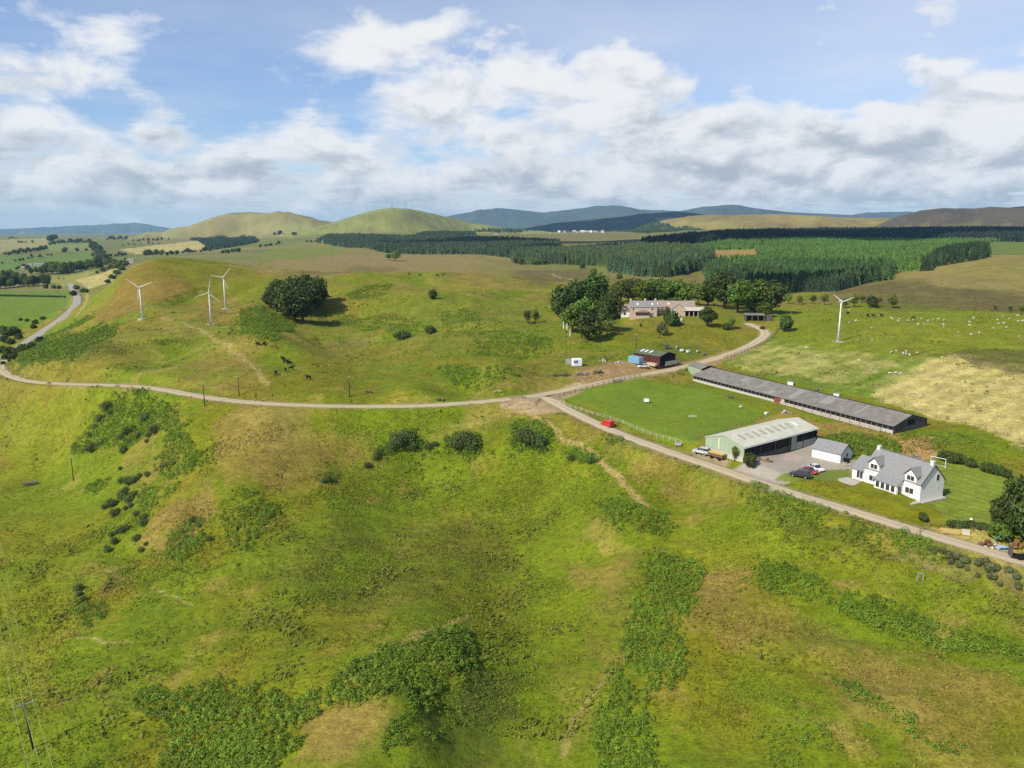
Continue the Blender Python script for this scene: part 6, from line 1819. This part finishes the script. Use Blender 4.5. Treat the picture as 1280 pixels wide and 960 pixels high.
# ------------------------------------------------------------------ sheep and cattle
def beast_mesh(name, L, H, mat, wool):
    """one continuous body: trunk, neck, head and four jointed legs"""
    bm = bmesh.new()
    me = bpy.data.meshes.new(name)
    V = [(0,0,.62),(.30,0,.66),(-.32,0,.64),(.46,0,.80),(.62,0,.88),(.74,0,.80),(-.44,0,.60)]
    E = [(0,1),(0,2),(1,3),(3,4),(4,5),(2,6)]
    rad = [.23 * wool, .21 * wool, .22 * wool, .13, .105, .06, .05]
    for x in (.28, -.30):
        for y in (-1, 1):
            i = len(V); top = 1 if x > 0 else 2
            V += [(x, y * .11, .42), (x - .03, y * .12, .24), (x + .02, y * .12, .0)]
            E += [(top, i), (i, i + 1), (i + 1, i + 2)]; rad += [.085, .05, .04]
    V = [(v[0] * L, v[1] * L, v[2] * H) for v in V]
    me.from_pydata(V, E, [])
    o = bpy.data.objects.new(name, me); C.objects.link(o)
    o.modifiers.new('skin', 'SKIN'); o.modifiers.new('sub', 'SUBSURF').levels = 1
    for k, r in enumerate(rad):
        me.skin_vertices[0].data[k].radius = (r * L * .9, r * H)
        me.skin_vertices[0].data[k].use_root = (k == 0)
    dg = bpy.context.evaluated_depsgraph_get()
    m2 = bpy.data.meshes.new_from_object(o.evaluated_get(dg)); m2.name = name
    bpy.data.objects.remove(o); bpy.data.meshes.remove(me)
    m2.materials.clear(); m2.materials.append(mat)
    m2.polygons.foreach_set('use_smooth', [True] * len(m2.polygons))
    return m2
M_WOOL = simple_mat('sheep wool', (.55, .51, .42), .95, .05, 0, .1, 8)
M_HIDE = simple_mat('black hide', (.014, .012, .011), .8, .2); M_HIDEB = simple_mat('brown hide', (.09, .045, .025), .8, .2)
ME_SHEEP = beast_mesh('sheep', 1.15, .95, M_WOOL, 1.25); ME_COW = beast_mesh('cow', 2.1, 1.65, M_HIDE, 1.0); ME_COWB = beast_mesh('brown cow', 2.0, 1.6, M_HIDEB, 1.0)
_rb = random.Random(9)
def beast(me, px, py, name, label, cat, group, s=1.0):
    o = link(name, me); o.location = ground(px, py); o.rotation_euler = (0, 0, _rb.uniform(0, 6.28)); o.scale = (s,) * 3; tagged(o, label, cat, group)
sheep = [(x / 4 + 960, y / 4 + 240) for x, y in [(405,594),(443,648),(450,745),(520,747),(456,848),(615,806),(676,812),(690,802),(708,820),(744,810),(870,834),(607,912),(636,910),(660,914),(620,636),(652,650),(655,640),(700,648),(748,666),(766,638),(824,642),(878,646),(780,668),(1006,670),(1030,636),(1150,662),(1190,682),(1128,686),(1145,644),(1206,638),(1252,650),(1272,648),(1250,622),(1180,660),(1255,728),(725,645),(560,622),(690,815),(612,628),(850,640)]]
sheep += [(_rb.uniform(1060, 1275), _rb.uniform(395, 414)) for k in range(8)] + [(_rb.uniform(1150, 1275), _rb.uniform(408, 420)) for k in range(4)] + [(1149, 497.5), (1008, 436), (1020,447), (1090,462), (1120,440)]
for x, y in sheep: beast(ME_SHEEP, x, y, 'sheep', 'white sheep grazing in the field round the lone turbine', 'sheep', 'sheep in the right field', 1.0)
for x, y in [(1084,396),(1102,396),(1141,399),(1060,393),(1092,396)]: beast(ME_COW, x, y, 'cow', 'black cow at the far edge of the sheep field', 'cow', 'black cattle among the sheep')
for x, y in [(354,450.5),(357,454.5),(362,456),(364,462.5),(357,464.5),(345,469)]: beast(ME_COW, x, y, 'cow', 'black cow in the herd on the slope right of the turbines', 'cow', 'herd on the turbine hill', 1.15)
for x, y in [(323,432),(330,432)]: beast(ME_COW, x, y, 'cow', 'black cow on the brow below the fern bank', 'cow', 'pair of cattle on the brow', 1.1)
beast(ME_COW, 386, 474.5, 'cow', 'black cow alone below the herd, towards the farm track', 'cow', None, 1.15)
for x, y in [(511,343.5),(525,345.5),(547,345.5),(554,345)]: beast(ME_COWB, x, y, 'cow', 'dark brown cow on the tan ridge in the middle distance', 'cow', 'cattle on the far ridge', 1.3)

# ------------------------------------------------------------------ far houses
def far_house(px, py, w, d, h, rz, wall, roof, label, group=None, name='distant_house'):
    p = ground(px, py); t = empty(name, p, rz, label, 'house', group)
    MB().prism([(-d / 2, -6), (d / 2, -6), (d / 2, h), (0, h * 1.7), (-d / 2, h)], -w / 2, w / 2).build('wall', wall, t)
    s = .7 * h / (d / 2)
    MB().prism([(-d / 2 - .5, h - .4), (0, h * 1.7 + .1), (d / 2 + .5, h - .4), (d / 2 + .5, h), (0, h * 1.7 + .5), (-d / 2 - .5, h)], -w / 2 - .3, w / 2 + .3).build('roof', roof, t)
    for k in range(3): MB().box(-w * .35 + k * w * .3, -w * .35 + k * w * .3 + w * .1, -d / 2 - .1, -d / 2 + .1, h * .35, h * .7).build('window', M_GLASS, t)
TOWN = 'tiny white house in the far village below the dark ridge'
rr = random.Random(12)
for k in range(17):
    x = 699 + k * 3.4 + rr.uniform(-1, 1)
    far_house(x, 290.5 - .05 * abs(x - 730) ** .5 + rr.uniform(-1, .6), rr.uniform(9, 20), 8, rr.uniform(5, 8), rr.uniform(-.5, .5), M_WHITE, M_SLATE if k % 3 else M_WHITE, TOWN, 'white houses of the far village')
for x, y, w, wm, rm, lb in [(409,304,16,M_WHITE,M_SLATE,'small white farmhouse beside the distant conifer belt'),(404,304,10,M_STONE,M_SLATE,'little stone cottage left of the far white farmhouse'),(38,333,9,M_WHITE,M_STONEROOF,'white gabled cottage in the left valley'),
      (50,332.5,26,M_BLOCK,M_ASBL,'long pale farm shed in the left valley'),(29,337,8,M_STONE,M_STONEROOF,'small brown roofed cottage in the left valley'),(163,328,13,M_WHITE,M_ASBL,'pale building beyond the brow of the turbine hill'),(620,293,22,M_WHITE,M_SLATE,'white farm below the slope of the mast hill'),(610,292.5,18,M_STONE,M_SLATE,'stone steading left of the white farm below the mast hill'),(353,294,18,M_WHITE,M_SLATE,'pale farm at the foot of the left green hill')]:
    far_house(x, y, w, 8, 4.0, .2, wm, rm, lb, None, 'distant_house')
# ------------------------------------------------------------------ unseen clouds added to cast shade on the far land
def cloud(tx, ty, rx, ry, rot, alt, label, seed):
    """a solid cloud out of view, added sunward of the ground it shades"""
    g = ground(tx, ty)
    k = (alt - g[2]) / TOSUN.z
    c = np.array(g) + np.array(TOSUN) * k
    rg = np.random.RandomState(seed); bm = bmesh.new()
    for i in range(16):
        a = rg.rand() * 6.28; q = rg.rand() ** .6
        x, y = math.cos(a) * q * rx * .8, math.sin(a) * q * ry * .8
        s = rg.uniform(.30, .5) * min(rx, ry) * (1.15 - .5 * q)
        sx = max(1.0, rx / ry * .7)
        bmesh.ops.create_icosphere(bm, subdivisions=3, radius=s, matrix=Matrix.Translation((x, y, s * .35)) @ Matrix.Diagonal((sx, 1, .6, 1)))
    for v in bm.verts: 
        n = gnoise(v.co.x / (ry * .3), (v.co.y + v.co.z) / (ry * .3), seed)
        v.co += v.co.normalized() * float(n) * ry * .08
    me = bpy.data.meshes.new('cloud'); bm.to_mesh(me); bm.free(); me.materials.append(M_CLOUD)
    o = link('cloud', me, kind='structure'); o.location = c; o.rotation_euler = (0, 0, R(rot))
    return o
M_CLOUD = simple_mat('cloud', (.85, .86, .88), 1, 0)
ZC2 = 1500
cloud(1000, 361, 110, 50, 0, ZC2, 'fir block', 2)
cloud(1090, 296, 1500, 420, 0, 2600, 'far forest', 4)
cloud(900, 300, 500, 300, 0, 2600, 'far forest left', 5)
cloud(760, 275, 2200, 1300, 0, 3500, 'dark ridge', 6)
cloud(900, 362, 60, 40, 0, ZC2, 'fir', 8)
# ------------------------------------------------------------------ the air: far hills fade to blue
def haze():
    x0, x1, y0, y1, z0, z1 = -24000, 24000, -300, 30000, -260, 680
    v = [(x0,y0,z0),(x1,y0,z0),(x1,y1,z0),(x0,y1,z0),(x0,y0,z1),(x1,y0,z1),(x1,y1,z1),(x0,y1,z1)]
    f = [(3,2,1,0),(4,5,6,7),(0,1,5,4),(1,2,6,5),(2,3,7,6),(3,0,4,7)]
    me = mesh_np('haze', v, f)
    m = bpy.data.materials.new('haze'); m.use_nodes = True
    nt = m.node_tree; nt.nodes.clear()
    o = nn(nt, 'ShaderNodeOutputMaterial'); p = nn(nt, 'ShaderNodeVolumePrincipled')
    p.inputs['Color'].default_value = (.36, .66, 1.0, 1); p.inputs['Density'].default_value = HAZE_D
    p.inputs['Anisotropy'].default_value = 0.0
    nt.links.new(p.outputs[0], o.inputs['Volume'])
    me.materials.append(m)
    link('haze', me, kind='stuff')
HAZE_D = 3.0e-5
haze()
